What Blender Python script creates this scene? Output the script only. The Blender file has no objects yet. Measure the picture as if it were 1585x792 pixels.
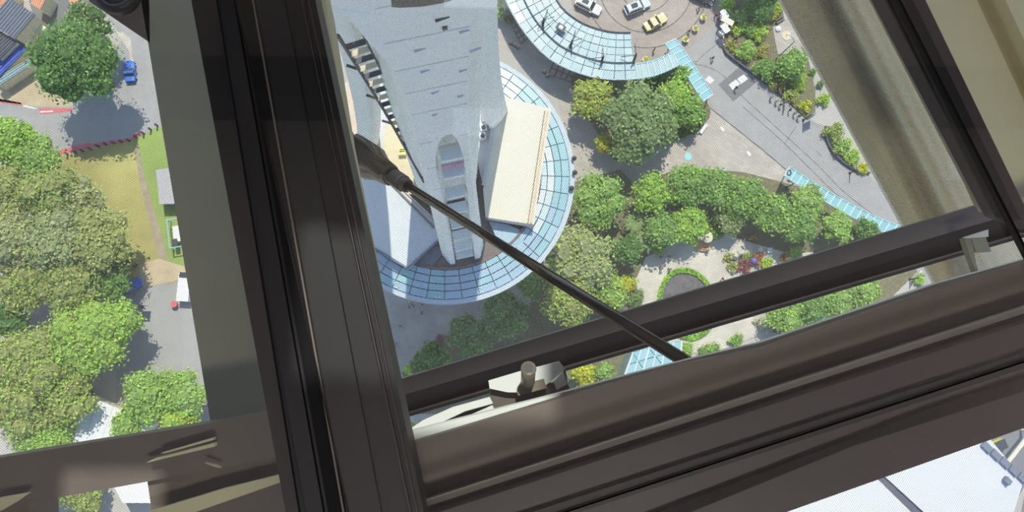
import bpy, bmesh, math, random
import numpy as np
from mathutils import Vector, Matrix
random.seed(7)
SC = bpy.context.scene
COL = SC.collection
# ------------------------------------------------------------------ camera
W, H, F = 1585.0, 792.0, 1420.0
NADIR = (725.0, 530.0)                      # pixel that looks straight down
HC = 152.0                                  # eye height above the plaza
_d = Vector((NADIR[0]-W/2, -(NADIR[1]-H/2), -F)).normalized()
_Z = -_d
_X = (Vector((1, 0, 0)) - _Z*_Z.x).normalized()
_Y = _Z.cross(_X)
RM = Matrix((_X, _Y, _Z))                   # camera vector -> world vector
cam_d = bpy.data.cameras.new('camera')
cam_d.sensor_fit = 'HORIZONTAL'; cam_d.sensor_width = 36.0
cam_d.lens = 36.0*F/W
cam_d.clip_start = 0.05; cam_d.clip_end = 2000
cam = bpy.data.objects.new('camera', cam_d); COL.objects.link(cam)
cam.matrix_world = Matrix.Translation((0, 0, HC)) @ RM.to_4x4()
SC.camera = cam
# ------------------------------------------------------------------ world, sun, exposure
SUN_EL, SUN_AZ = math.radians(62), 0.0
world = bpy.data.worlds.new('sky'); SC.world = world; world.use_nodes = True
wn = world.node_tree; wn.nodes.clear()
sky = wn.nodes.new('ShaderNodeTexSky')
sky.sky_type = 'NISHITA'; sky.sun_disc = False
sky.sun_elevation = SUN_EL; sky.sun_rotation = 0.0
sky.altitude = 100; sky.dust_density = 0.8
bg = wn.nodes.new('ShaderNodeBackground'); bg.inputs['Strength'].default_value = 0.31
wo = wn.nodes.new('ShaderNodeOutputWorld')
wn.links.new(sky.outputs[0], bg.inputs[0]); wn.links.new(bg.outputs[0], wo.inputs[0])
sl = bpy.data.lights.new('sun', 'SUN'); sl.energy = 5.8; sl.angle = math.radians(0.53); sl.color = (1.0, 0.93, 0.82)
so = bpy.data.objects.new('sun', sl); COL.objects.link(so)
sdir = Vector((0.03, math.cos(SUN_EL), math.sin(SUN_EL)))      # towards the sun
so.rotation_euler = sdir.to_track_quat('Z', 'Y').to_euler()
so.location = (0, 0, 220)
vs = SC.view_settings
vs.view_transform = 'Standard'; vs.look = 'None'; vs.exposure = 0.0; vs.gamma = 1.0
vs.use_curve_mapping = False
SC.cycles.max_bounces = 8; SC.cycles.transparent_max_bounces = 16
SC.cycles.caustics_reflective = False; SC.cycles.caustics_refractive = False
SC.cycles.sample_clamp_indirect = 6.0

# ------------------------------------------------------------------ helpers
def P(px, py, z=0.0):
    v = RM @ Vector((px-W/2, -(py-H/2), -F))
    t = (z-HC)/v.z
    return Vector((v.x*t, v.y*t, z))
def PD(px, py, d):                           # d = depth below the eye
    return P(px, py, HC-d)
def S(r, g, b):
    f = lambda c: (c/255/12.92 if c/255 <= 0.04045 else ((c/255+0.055)/1.055)**2.4)
    return (f(r), f(g), f(b), 1.0)
MATS = {}
def mat(name, col, rough=0.7, var=0.12, scale=3.0, metal=0.0, bump=0.0, spec=0.4, coords='Object', detail=4.0, translucent=0.0, rand=0.0):
    if name in MATS: return MATS[name]
    m = bpy.data.materials.new(name); m.use_nodes = True
    nt = m.node_tree; b = nt.nodes['Principled BSDF']
    b.inputs['Roughness'].default_value = rough; b.inputs['Metallic'].default_value = metal
    b.inputs['Specular IOR Level'].default_value = spec
    tc = nt.nodes.new('ShaderNodeTexCoord')
    nz = nt.nodes.new('ShaderNodeTexNoise'); nz.inputs['Scale'].default_value = scale; nz.inputs['Detail'].default_value = detail
    nt.links.new(tc.outputs[coords], nz.inputs['Vector'])
    mr = nt.nodes.new('ShaderNodeMapRange')
    mr.inputs[1].default_value = 0.25; mr.inputs[2].default_value = 0.75
    mr.inputs[3].default_value = 1-var; mr.inputs[4].default_value = 1+var
    nt.links.new(nz.outputs[0], mr.inputs[0])
    mx = nt.nodes.new('ShaderNodeVectorMath'); mx.operation = 'SCALE'
    mx.inputs[0].default_value = col[:3]
    last = mr.outputs[0]
    if rand:
        oi = nt.nodes.new('ShaderNodeObjectInfo')
        r2 = nt.nodes.new('ShaderNodeMapRange'); r2.inputs[3].default_value = 1-rand; r2.inputs[4].default_value = 1+rand
        nt.links.new(oi.outputs['Random'], r2.inputs[0])
        mm = nt.nodes.new('ShaderNodeMath'); mm.operation = 'MULTIPLY'
        nt.links.new(last, mm.inputs[0]); nt.links.new(r2.outputs[0], mm.inputs[1]); last = mm.outputs[0]
    nt.links.new(last, mx.inputs['Scale'])
    nt.links.new(mx.outputs[0], b.inputs['Base Color'])
    if bump:
        bp = nt.nodes.new('ShaderNodeBump'); bp.inputs['Strength'].default_value = bump; bp.inputs['Distance'].default_value = 0.05
        nt.links.new(nz.outputs[0], bp.inputs['Height']); nt.links.new(bp.outputs[0], b.inputs['Normal'])
    if translucent:
        tl = nt.nodes.new('ShaderNodeBsdfTranslucent')
        nt.links.new(mx.outputs[0], tl.inputs[0])
        ms = nt.nodes.new('ShaderNodeMixShader'); ms.inputs[0].default_value = translucent
        nt.links.new(b.outputs[0], ms.inputs[1]); nt.links.new(tl.outputs[0], ms.inputs[2])
        nt.links.new(ms.outputs[0], nt.nodes['Material Output'].inputs[0])
    MATS[name] = m
    return m
class MB:
    def __init__(self): self.v = []; self.f = []; self.mi = []
    def add(self, vs_, fs, mi=0):
        n = len(self.v); self.v += [tuple(q) for q in vs_]
        self.f += [tuple(i+n for i in f) for f in fs]; self.mi += [mi]*len(fs)
        return self
    def prism(self, pts, z0, z1, mi=0):
        pts = [(p[0], p[1]) for p in pts]
        a = sum(pts[i][0]*pts[(i+1) % len(pts)][1]-pts[(i+1) % len(pts)][0]*pts[i][1] for i in range(len(pts)))
        if a < 0: pts = pts[::-1]
        n = len(pts)
        vs_ = [(x, y, z0) for x, y in pts]+[(x, y, z1) for x, y in pts]
        fs = [tuple(range(n))[::-1], tuple(range(n, 2*n))]+[(i, (i+1) % n, n+(i+1) % n, n+i) for i in range(n)]
        return self.add(vs_, fs, mi)
    def hull(self, top, bot, mi=0):          # two 3D rings of equal length
        n = len(top)
        a = sum(top[i][0]*top[(i+1) % n][1]-top[(i+1) % n][0]*top[i][1] for i in range(n))
        if a < 0: top = top[::-1]; bot = bot[::-1]
        fs = [tuple(range(n))[::-1], tuple(range(n, 2*n))]+[(i, (i+1) % n, n+(i+1) % n, n+i) for i in range(n)]
        return self.add(list(bot)+list(top), fs, mi)
    def box(self, c, s, rz=0.0, mi=0):
        x, y, z = s[0]/2, s[1]/2, s[2]/2
        R = Matrix.Rotation(rz, 3, 'Z'); c = Vector(c)
        vs_ = [c+R @ Vector((sx*x, sy*y, sz*z)) for sz in (-1, 1) for sx, sy in ((-1, -1), (1, -1), (1, 1), (-1, 1))]
        return self.add(vs_, [(3, 2, 1, 0), (4, 5, 6, 7), (0, 1, 5, 4), (1, 2, 6, 5), (2, 3, 7, 6), (3, 0, 4, 7)], mi)
    def tube(self, pts, rad, n=8, mi=0, caps=True):
        pts = [Vector(p) for p in pts]
        if not hasattr(rad, '__len__'): rad = [rad]*len(pts)
        vs_ = []; fs = []
        for i, p in enumerate(pts):
            t = (pts[min(i+1, len(pts)-1)]-pts[max(i-1, 0)])
            if t.length < 1e-9: t = pts[-1]-pts[0]
            t.normalize()
            up = Vector((0, 0, 1)) if abs(t.z) < 0.95 else Vector((1, 0, 0))
            a = t.cross(up).normalized(); b = a.cross(t)
            for k in range(n):
                th = 2*math.pi*k/n
                vs_.append(p+(a*math.cos(th)+b*math.sin(th))*rad[i])
        for i in range(len(pts)-1):
            for k in range(n):
                k2 = (k+1) % n
                fs.append((i*n+k, i*n+k2, (i+1)*n+k2, (i+1)*n+k))
        if caps:
            fs.append(tuple(range(n))); m = (len(pts)-1)*n
            fs.append(tuple(range(m, m+n))[::-1])
        return self.add(vs_, fs, mi)
    def lathe(self, prof, c=(0, 0, 0), n=20, mi=0):   # profile (r, z)
        vs_ = []; fs = []
        for r, z in prof:
            for k in range(n):
                a = 2*math.pi*k/n
                vs_.append((c[0]+r*math.cos(a), c[1]+r*math.sin(a), c[2]+z))
        for i in range(len(prof)-1):
            for k in range(n):
                k2 = (k+1) % n
                fs.append((i*n+k, i*n+k2, (i+1)*n+k2, (i+1)*n+k))
        fs.append(tuple(range(n))[::-1]); m = (len(prof)-1)*n; fs.append(tuple(range(m, m+n)))
        return self.add(vs_, fs, mi)
    def mesh(self, name, mats, smooth=False, fix=True):
        me = bpy.data.meshes.new(name); me.from_pydata(self.v, [], self.f)
        for m in (mats if isinstance(mats, (list, tuple)) else [mats]): me.materials.append(m)
        if any(self.mi): me.polygons.foreach_set('material_index', self.mi)
        if fix:
            bm = bmesh.new(); bm.from_mesh(me); bmesh.ops.recalc_face_normals(bm, faces=bm.faces); bm.to_mesh(me); bm.free()
        if smooth:
            me.polygons.foreach_set('use_smooth', [True]*len(me.polygons))
        me.update()
        return me
    def build(self, name, mats, parent=None, smooth=False, **kw):
        o = bpy.data.objects.new(name, self.mesh(name, mats, smooth)); COL.objects.link(o)
        if parent is not None: o.parent = parent
        for k, v in kw.items(): o[k] = v
        return o
def link(name, me, parent=None, loc=None, rz=0.0, sc=1.0):
    o = bpy.data.objects.new(name, me); COL.objects.link(o)
    if parent is not None: o.parent = parent
    if loc is not None: o.location = loc
    o.rotation_euler = (0, 0, rz); o.scale = (sc, sc, sc)
    return o
def thing(name, label, cat, loc=(0, 0, 0), rz=0.0, group=None):
    o = bpy.data.objects.new(name, None); COL.objects.link(o)
    o.location = loc; o.rotation_euler = (0, 0, rz); o.empty_display_size = 0.2
    o['label'] = label; o['category'] = cat
    if group: o['group'] = group
    bpy.context.view_layer.update() if False else None
    return o
def tag(o, label, cat, group=None):
    o['label'] = label; o['category'] = cat
    if group: o['group'] = group
    return o
def struct(o, label=None):
    o['kind'] = 'structure'
    if label: o['label'] = label
    return o
def stuff(o, label=None, cat=None):
    o['kind'] = 'stuff'
    if label: o['label'] = label
    if cat: o['category'] = cat
    return o
def px_poly(pts, z): return [P(x, y, z) for x, y in pts]
def smoothline(pts, n=12, closed=False):
    out = []; N = len(pts)
    rng = range(N if closed else N-1)
    for i in rng:
        g = lambda k: Vector(pts[k % N]) if closed else Vector(pts[min(max(k, 0), N-1)])
        p0, p1, p2, p3 = g(i-1), g(i), g(i+1), g(i+2)
        for j in range(n):
            t = j/n
            out.append(0.5*((2*p1)+(p2-p0)*t+(2*p0-5*p1+4*p2-p3)*t*t+(3*p1-p0-3*p2+p3)*t**3))
    if not closed: out.append(Vector(pts[-1]))
    return out
def slab(name, pts, z, th, m, parent=None, smoothpts=0, closed=True):
    if smoothpts: pts = [(p.x, p.y) for p in smoothline(pts, smoothpts, True)]
    return MB().prism(px_poly(pts, z), z-th, z).build(name, m, parent)

# ------------------------------------------------------------------ materials
M_ground = mat('worn concrete', S(178, 170, 162), 0.9, 0.10, 0.15)
def paver_mat(name, c1, c2, mortar, scale, bw=0.5, rh=0.25, ms=0.02, rot=0.0):
    m = bpy.data.materials.new(name); m.use_nodes = True; nt = m.node_tree; b = nt.nodes['Principled BSDF']
    b.inputs['Roughness'].default_value = 0.9
    tc = nt.nodes.new('ShaderNodeTexCoord'); mp = nt.nodes.new('ShaderNodeMapping'); mp.inputs['Rotation'].default_value = (0, 0, rot)
    br = nt.nodes.new('ShaderNodeTexBrick'); br.inputs['Color1'].default_value = c1; br.inputs['Color2'].default_value = c2; br.inputs['Mortar'].default_value = mortar
    br.inputs['Scale'].default_value = scale; br.inputs['Mortar Size'].default_value = ms; br.inputs['Brick Width'].default_value = bw; br.inputs['Row Height'].default_value = rh
    nz = nt.nodes.new('ShaderNodeTexNoise'); nz.inputs['Scale'].default_value = 0.22; nz.inputs['Detail'].default_value = 6
    mr = nt.nodes.new('ShaderNodeMapRange'); mr.inputs[1].default_value = .3; mr.inputs[2].default_value = .7; mr.inputs[3].default_value = .88; mr.inputs[4].default_value = 1.1
    vm = nt.nodes.new('ShaderNodeVectorMath'); vm.operation = 'SCALE'
    L = nt.links.new
    L(tc.outputs['Object'], mp.inputs[0]); L(mp.outputs[0], br.inputs['Vector']); L(tc.outputs['Object'], nz.inputs['Vector'])
    L(nz.outputs[0], mr.inputs[0]); L(br.outputs[0], vm.inputs[0]); L(mr.outputs[0], vm.inputs['Scale']); L(vm.outputs[0], b.inputs['Base Color'])
    return m
M_plaza = paver_mat('pink grey pavers', S(186, 174, 163), S(174, 163, 154), S(160, 150, 142), 1.0, 1.2, 0.6, 0.02, 0.5)
M_drive = paver_mat('drive pavers', S(170, 156, 146), S(161, 148, 139), S(150, 138, 130), 1.0, 1.2, .6, 0.02, 0.2)
M_path = paver_mat('pale garden pavers', S(205, 196, 180), S(194, 184, 170), S(176, 166, 154), 1.0, 0.9, .45, 0.02, -0.3)
M_asph = mat('grey asphalt', S(160, 156, 153), 0.92, 0.07, 0.5, detail=8)
M_asphd = mat('dark asphalt', S(122, 120, 120), 0.92, 0.08, 0.5, detail=8)
M_joint = mat('dark joint', S(105, 100, 98), 0.95, 0.1)
M_red = mat('red road paint', S(205, 110, 112), 0.85, 0.15, 1.5)
M_white = mat('white paint', S(222, 221, 217), 0.7, 0.04)
M_cream = mat('cream render', S(226, 214, 186), 0.8, 0.06)
M_yellow = mat('yellow paint', S(222, 205, 40), 0.6, 0.1, 2)
M_soil = mat('bark mulch', S(118, 112, 86), 0.95, 0.35, 2.5, detail=8)
M_mulch = mat('dark gravel mulch', S(104, 98, 98), 0.95, 0.4, 1.6, detail=8)
M_dirt = mat('dry brown dirt', S(188, 168, 138), 0.95, 0.14, 0.5, detail=8)
M_grass = mat('summer lawn', S(140, 156, 84), 0.95, 0.22, 0.12, detail=10)
M_grassy = mat('parched lawn', S(164, 155, 96), 0.95, 0.2, 0.15, detail=10)
M_trail = mat('trodden dirt trail', S(160, 144, 122), 0.95, 0.16, 0.8)
M_conc = mat('grey white tower paint', S(230, 229, 227), 0.55, 0.04, 0.3)
M_seamline = mat('tower seam paint', S(188, 190, 194), 0.6, 0.05)
M_conc2 = mat('tower edge paint', S(226, 226, 222), 0.55, 0.04, 0.3)
M_olive = mat('dark olive collar', S(96, 92, 82), 0.7, 0.08, 0.5)
M_darksteel = mat('dark painted steel', S(58, 60, 66), 0.5, 0.1, 2)
M_black = mat('black steel', S(32, 32, 36), 0.5, 0.1, 2)
M_roofw = mat('white roof membrane', S(218, 208, 186), 0.8, 0.04, 0.4, detail=6)
M_roofs = mat('pale grey roof membrane', S(200, 200, 200), 0.8, 0.05, 0.4, detail=6)
M_tan = mat('tan plaster', S(216, 196, 164), 0.85, 0.1, 0.5)
M_brown = mat('brown deck', S(120, 108, 104), 0.8, 0.12, 0.7)
M_pink = mat('pink timber', S(206, 180, 160), 0.85, 0.12, 0.8)
def glassy(name, col, rough=0.3): return mat(name, col, rough, 0.03, 0.4, spec=0.4, rand=0.06)
M_g1 = glassy('teal roof glass', S(150, 184, 188)); M_g2 = glassy('pale roof glass', S(190, 204, 206)); M_g3 = glassy('frosted white roof glass', S(206, 212, 212), .3)
M_gb = glassy('blue grey roof glass', S(160, 180, 192)); M_can = glassy('canopy glass', S(150, 174, 180), .35); M_canl = glassy('light canopy glass', S(162, 184, 190), .35)
M_teal = mat('teal canopy frame', S(150, 190, 196), 0.5, 0.05); M_tealg = glassy('teal canopy glass', S(142, 184, 190), .2)
M_ringedge = mat('ring gutter metal', S(176, 184, 190), 0.5, 0.05)
M_slate = mat('slate grey roofing', S(112, 116, 128), 0.8, 0.1, 1.0)
M_slate2 = mat('charcoal roofing', S(92, 92, 102), 0.8, 0.08, 1.0)
M_blue = mat('blue roof sheet', S(70, 96, 178), 0.5, 0.1, 1)
M_terra = mat('terracotta tile', S(220, 164, 128), 0.85, 0.12, 1.5)
M_carw = mat('white car paint', S(238, 240, 240), 0.25, 0.01); M_cars = mat('silver car paint', S(205, 212, 216), 0.25, 0.02)
M_cary = mat('cream taxi paint', S(232, 206, 148), 0.3, 0.02); M_card = mat('dark car paint', S(70, 74, 82), 0.3, 0.02); M_carb = mat('blue car paint', S(66, 112, 196), .3, .02)
M_carglass = mat('tinted car glass', S(58, 64, 72), 0.1, 0.02, spec=0.6); M_tyre = mat('tyre rubber', S(38, 38, 40), 0.9)
# near frame
M_frame = mat('dark bronze frame', S(20, 20, 25), 0.55, 0.10, 6, spec=0.3)
M_frame2 = mat('brown bronze frame', S(98, 88, 84), 0.5, 0.08, 8, spec=0.3)
M_frame3 = mat('plum grey frame', S(62, 54, 60), 0.5, 0.08, 8, spec=0.3)
M_seam = mat('black seam', S(14, 14, 17), 0.7, 0.1, 5, spec=0.1)
M_beige = mat('beige cladding', S(190, 180, 146), 0.75, 0.05, 5)
M_shadebeige = mat('shade darkened beige cladding', S(128, 124, 106), 0.7, 0.05, 5)  # beige darkened to hold the park-side beam's shade; bracket plates share it
M_beige2 = mat('stone beige cladding', S(240, 229, 204), 0.75, 0.05, 5)
M_greyclad = mat('grey edge cladding', S(214, 209, 196), 0.75, 0.05, 5)
M_alu = mat('worn aluminium', S(190, 188, 186), 0.35, 0.08, 8, metal=0.7)
M_pale = mat('pale grey painted metal', S(226, 226, 228), 0.5, 0.05, 8)
M_rod = mat('dark stainless rod', S(84, 78, 72), 0.25, 0.05, 8, metal=0.9)
M_cast = mat('cast steel fork', S(120, 112, 102), 0.45, 0.1, 10, metal=0.3)
M_ceil = mat('taupe ceiling', S(150, 138, 134), 0.8, 0.05, 2)

# ------------------------------------------------------------------ SETTING: ground
ZS = 0.0
struct(MB().box((0, 0, -0.25), (700, 700, 0.5)).build('ground', M_ground), 'pale worn concrete ground between the beds and roads')
struct(slab('pavement_plaza', [(860, 100), (1040, 90), (1098, 165), (1215, 262), (1235, 285), (1060, 400), (880, 300), (890, 240), (850, 120), (760, 60), (700, 60), (700, 0), (780, 0)], 0.02, 0.02, M_plaza), 'pink grey paved plaza around the tree island')
struct(slab('pavement_shaded', [(560, 430), (900, 330), (900, 600), (560, 640)], 0.015, 0.015, M_plaza), 'grey pavement in the shade of the ring')
cx, cy = 1000, -22
arc = [(cx+118*math.cos(a), cy+118*math.sin(a)) for a in np.linspace(0, 2*math.pi, 64, endpoint=False)]
drive = struct(MB().prism(px_poly(arc, 0.04), 0.0, 0.04).build('road_roundabout', M_drive), 'taupe paved turning circle where the cars wait')
for rr in (40, 72, 96):
    b = MB(); n = 72
    vo = [P(cx+(rr+.7)*math.cos(a), cy+(rr+.7)*math.sin(a), .05) for a in np.linspace(0, 2*math.pi, n, endpoint=False)]
    vi = [P(cx+(rr-.7)*math.cos(a), cy+(rr-.7)*math.sin(a), .05) for a in np.linspace(0, 2*math.pi, n, endpoint=False)]
    b.add(vo+vi, [(i, (i+1) % n, n+(i+1) % n, n+i) for i in range(n)])
    b.build('paving_joint', M_joint, drive)
road = struct(slab('road_asphalt', [(1128, 40), (1112, 62), (1118, 84), (1222, 156), (1262, 190), (1285, 196), (1300, 250), (1345, 272), (1420, 345), (1470, 420), (1500, 520), (1440, 520), (1392, 372), (1300, 318), (1216, 262), (1178, 230), (1100, 168), (1092, 140), (1050, 92), (1068, 60), (1100, 20)], 0.03, 0.03, M_asph), 'grey asphalt roadway beside the garden strip')
def strip(path, w, z, m, name, parent=None):
    pts = smoothline(path, 6); b = MB(); L = []; R = []
    for i, p in enumerate(pts):
        t = (pts[min(i+1, len(pts)-1)]-pts[max(i-1, 0)]).normalized(); n = Vector((-t.y, t.x))*w/2
        L.append(P(p.x+n.x, p.y+n.y, z)); R.append(P(p.x-n.x, p.y-n.y, z))
    k = len(L)
    b.add(L+R, [(i, i+1, k+i+1, k+i) for i in range(k-1)])
    return b.build(name, m, parent)
for path in ([(1062, 96), (1110, 110), (1150, 150), (1216, 210), (1262, 252), (1310, 300), (1370, 345)], [(1150, 165), (1210, 218), (1255, 262), (1300, 305), (1366, 350)],
             [(1215, 222), (1232, 196)], [(1264, 234), (1272, 242)], [(1060, 90), (1076, 96), (1090, 84), (1112, 66)], [(1040, 110), (1060, 96)]):
    strip(path, 0.9, 0.035, M_joint, 'road_joint', road)
strip([(1098, 166), (1178, 230), (1216, 262)], 1.5, 0.04, M_joint, 'kerb_joint', road)
patch = slab('dark_patch', [(1112, 131), (1146, 102), (1171, 127), (1135, 157)], 0.04, 0.03, M_asphd, road)
for i, q in enumerate([[(1128, 131), (1139, 123), (1146, 130), (1134, 139)], [(1141, 122), (1151, 115), (1158, 122), (1147, 130)]]):
    tag(slab('ground_hatch', q, 0.06, 0.04, M_white), ['white square ground hatch beside a standing visitor on the dark patch', 'white square ground hatch nearer the garden wall on the dark patch'][i], 'hatch')
tag(slab('ground_hatch', [(1091, 123), (1098, 117), (1106, 124), (1099, 130)], 0.06, 0.04, M_white), 'lone white square hatch beside the angled teal canopy', 'hatch')
for i, (x, y) in enumerate([(1118, 200), (1159, 238)]):
    tag(slab('kerb_stone', [(x-4, y-2), (x-1, y-5), (x+4, y+1), (x+1, y+4)], 0.08, 0.06, M_white), ['small white stone at the plaza edge near the bench', 'small white stone at the plaza edge above the long hedge'][i], 'stone')
M_lblue = mat('light blue ground paint', S(150, 206, 226), .7, .06)
tag(MB().prism(px_poly([(1065+5.5*math.cos(a), 242+6*math.sin(a)) for a in np.linspace(0, 6.28, 20, endpoint=False)], .06), 0, .06).build('floor_disc', M_lblue), 'round light blue disc on the pink paved plaza', 'marker')
tag(slab('floor_marker', [(1117, 264), (1123, 261), (1128, 266), (1121, 268)], .06, .06, M_lblue), 'small light blue plate at the hedge edge on the plaza', 'marker')

# left side ground
struct(slab('road_lane', [(-60, 150), (60, 165), (110, 165), (190, 60), (130, -30), (230, -30), (420, -30), (500, 120), (470, 185), (300, 186), (245, 196), (218, 210), (90, 238), (-60, 260)], 0.03, 0.03, M_asph), 'grey asphalt lane curving round the dark tree')
struct(slab('pavement_street', [(40, -20), (150, -20), (150, 60), (60, 60)], 0.02, 0.02, M_asphd), 'dark grey street beyond the dark tree')
struct(slab('dirt_yard', [(-40, 150), (44, 95), (80, 95), (110, 150), (108, 166), (60, 165), (-40, 152)], 0.05, 0.05, M_dirt), 'dry brown dirt yard beside the blue roof')
struct(slab('lawn_parched', [(60, 248), (95, 241), (205, 217), (236, 330), (262, 436), (200, 450), (60, 400)], 0.05, 0.05, M_grassy), 'parched yellow lawn beside the dirt trail')
struct(slab('lawn_green', [(205, 217), (250, 194), (300, 186), (470, 185), (500, 430), (320, 430), (262, 436), (236, 330)], 0.05, 0.05, M_grass), 'green lawn around the grey roofed kiosk')
struct(slab('path_trail', [(207, 224), (214, 222), (221, 262), (234, 310), (249, 360), (262, 408), (270, 440), (256, 440), (242, 385), (228, 330), (216, 280)], 0.07, 0.07, M_trail), 'narrow brown dirt trail across the lawn')
struct(slab('dirt_bare', [(216, 410), (245, 400), (285, 412), (290, 430), (218, 446)], 0.075, 0.06, M_dirt), 'bare pinkish dirt where the trail meets the car park')
struct(slab('road_carpark', [(218, 446), (290, 428), (500, 430), (560, 700), (345, 700), (180, 620), (180, 470)], 0.04, 0.04, M_asph), 'grey asphalt car park below the lawn')
strip([(244, 439), (290, 428)], 1.6, 0.06, M_joint, 'kerb_line').__setitem__('kind', 'structure')
for i, q in enumerate([[(-4, 152), (33, 159), (33, 164), (-4, 158)], [(60, 167), (112, 168), (112, 172), (62, 177)], [(88, 233), (140, 220), (142, 228), (90, 240)], [(197, 216), (216, 202), (220, 208), (200, 219)], [(140, 222), (197, 214), (199, 219), (142, 228)]]):
    slab('red_marking', q, 0.05, 0.04, M_red)['kind'] = 'structure'
for i, q in enumerate([[(36, 162), (56, 167), (56, 169), (36, 165)], [(62, 172), (82, 171), (82, 173), (62, 174)]]):
    slab('white_marking', q, 0.06, 0.03, M_white)['kind'] = 'structure'
struct(slab('kerb_lane', [(190, 50), (202, 60), (207, 100), (208, 112), (203, 112), (200, 80), (180, 50)], .12, .1, M_path), 'pale kerb beside the dark tree')
# bollards / fence posts along the lawn edge
post = MB().prism([(-.12, -.12), (.12, -.12), (.12, .12), (-.12, .12)], 0, 1.15).prism([(-.16, -.16), (.16, -.16), (.16, .16), (-.16, .16)], 1.15, 1.25).mesh('post', M_darksteel)
ends = [(93, 241), (105, 239), (117, 236), (129, 234), (141, 231), (153, 227), (165, 224), (177, 222), (189, 220), (201, 218), (212, 213), (223, 207), (234, 201), (244, 195)]
for i, (x, y) in enumerate(ends):
    o = link('bollard', post, None, P(x, y, .05))
    tag(o, 'short dark timber bollard in the row along the lawn edge', 'bollard', 'bollards along the lawn edge')

# ------------------------------------------------------------------ TOWER
RZ = 30.0
AX = P(690, 270, RZ); AX = Vector((AX.x, AX.y, 0))
fd = (Vector((0, 0, 0))-AX); FRONT = math.atan2(fd.y, fd.x)
tower = thing('observation_tower', 'grey white flared tower leg structure rising over the round glass roof', 'tower', AX)
def polar(r, th, z): return (r*math.cos(th), r*math.sin(th), z)
def leg_r(z):
    return float(np.interp(z, (0, 30, 40, 50, 60, 70, 82, 95, 112, 120), (15.2, 12.0, 10.75, 9.65, 8.75, 8.05, 7.4, 7.0, 7.2, 7.4)))
ZTOP, ZAP, Z1 = 114.0, 111.0, 86.0
def leg_w(z):                               # half width of a leg along its tangent, metres
    return float(np.interp(z, (0, 30, 68, 95, 115), (3.0, 2.85, 2.35, 1.95, 1.95)))
WL = ((0, 30, 68, 82, 98, 104, 108), (3.2, 3.0, 3.05, 3.45, 3.8, 4.4, 5.6))      # wide side of the front leg
WR = ((0, 30, 68, 82, 98, 108, 112), (3.2, 3.0, 2.45, 2.1, 2.2, 2.45, 2.9))       # narrow side
def leg_ang(z, gap, wf=1.0, side=0):
    if side: w = 1.1*float(np.interp(z, *(WL if side < 0 else WR)))
    else: w = leg_w(z)*wf
    a = math.atan2(w, leg_r(z)); z1 = {0: Z1, -1: 100.0, 1: 106.0}[side]
    if z > z1:
        t = min(1.0, (z-z1)/(ZAP-z1))
        a = a+(gap-a)*(1-math.sqrt(max(0, 1-t**2.6)))
    return min(a, gap)
def make_leg(name, az, gapL, gapR, slot=None, zlo=0.0, wf=1.0, dep=2.2):
    # tangential coordinate s in [-1, 1]; front plate, chamfer facets, returns inward
    zs = [zlo+(RZ-zlo)*i/6 for i in range(6)]+[RZ+(Z1-RZ)*i/48 for i in range(49)]+[Z1+(ZAP-Z1)*(1-(1-i/36)**2) for i in range(1, 37)]+[ZAP+(ZTOP-ZAP)*i/4 for i in range(1, 5)]+([slot[1]-d for d in (0, .02, .08, .2, .4, .7)] if slot else [])
    zs = sorted(set(zs))
    b = MB()
    for side in (-1, 1):
        gap = gapR if side > 0 else gapL
        rows = []
        for z in zs:
            r = leg_r(z)
            a = leg_ang(z, gap, wf, side if slot else 0)
            q = 0.0
            if slot:
                zb, zt, qm = slot
                if z < zt:
                    u = max(0, (z-zb)/(zt-zb)); q = qm*max(0, 1-max(0, (u-.86)/.14)**2)**.45 if u > .86 else qm
            row = []
            for k, (s, dr) in enumerate(((q, 0.0), (q+(0.62-q)*.5, 0.0), (0.60, 0.0), (0.64, -0.08), (1.0, -1.7), (1.0, -max(dep, 1.9)), (0.55, -max(dep, 1.9)-.2), (q, -max(dep, 1.9)))):
                th = a*s*side; cz = 1.0
                rr = (r/math.cos(min(abs(th), .42)) if abs(th) < 0.42 else r/math.cos(.42)) if z < 100 else r/math.cos(min(abs(th), .42))
                row.append(polar(max(1.0, rr+dr), az+th, z))
            rows.append(row)
        n = len(rows[0]); vs_ = [p for row in rows for p in row]; fs = []
        for i in range(len(rows)-1):
            for k in range(n):
                k2 = (k+1) % n
                if k == n-1 and not slot: continue
                fs.append((i*n+k, i*n+k2, (i+1)*n+k2, (i+1)*n+k))
        b.add(vs_, fs)
    o = b.build(name, M_conc, tower)
    return o
G = math.radians(60)
front_az = FRONT+math.radians(5)
SLOT = (RZ-30, 85.0, 0.42)
make_leg('leg', front_az, math.radians(60), math.radians(62), SLOT)
make_leg('leg', front_az+math.radians(126), math.radians(64), G, None, 0.0, .42, 3.2)
make_leg('leg', front_az-math.radians(122), math.radians(53), math.radians(62), None, 0.0, .8, 1.25)
MB().lathe([(6.4, 111.2), (7.3, 111.5), (7.5, 111.8), (7.5, 117), (7.4, 118), (7.4, 146)], n=48).build('collar_band', M_olive, tower, smooth=False)
MB().lathe([(4.2, 0), (4.2, 113.0)], n=24).build('elevator_core', M_conc2, tower)
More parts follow.
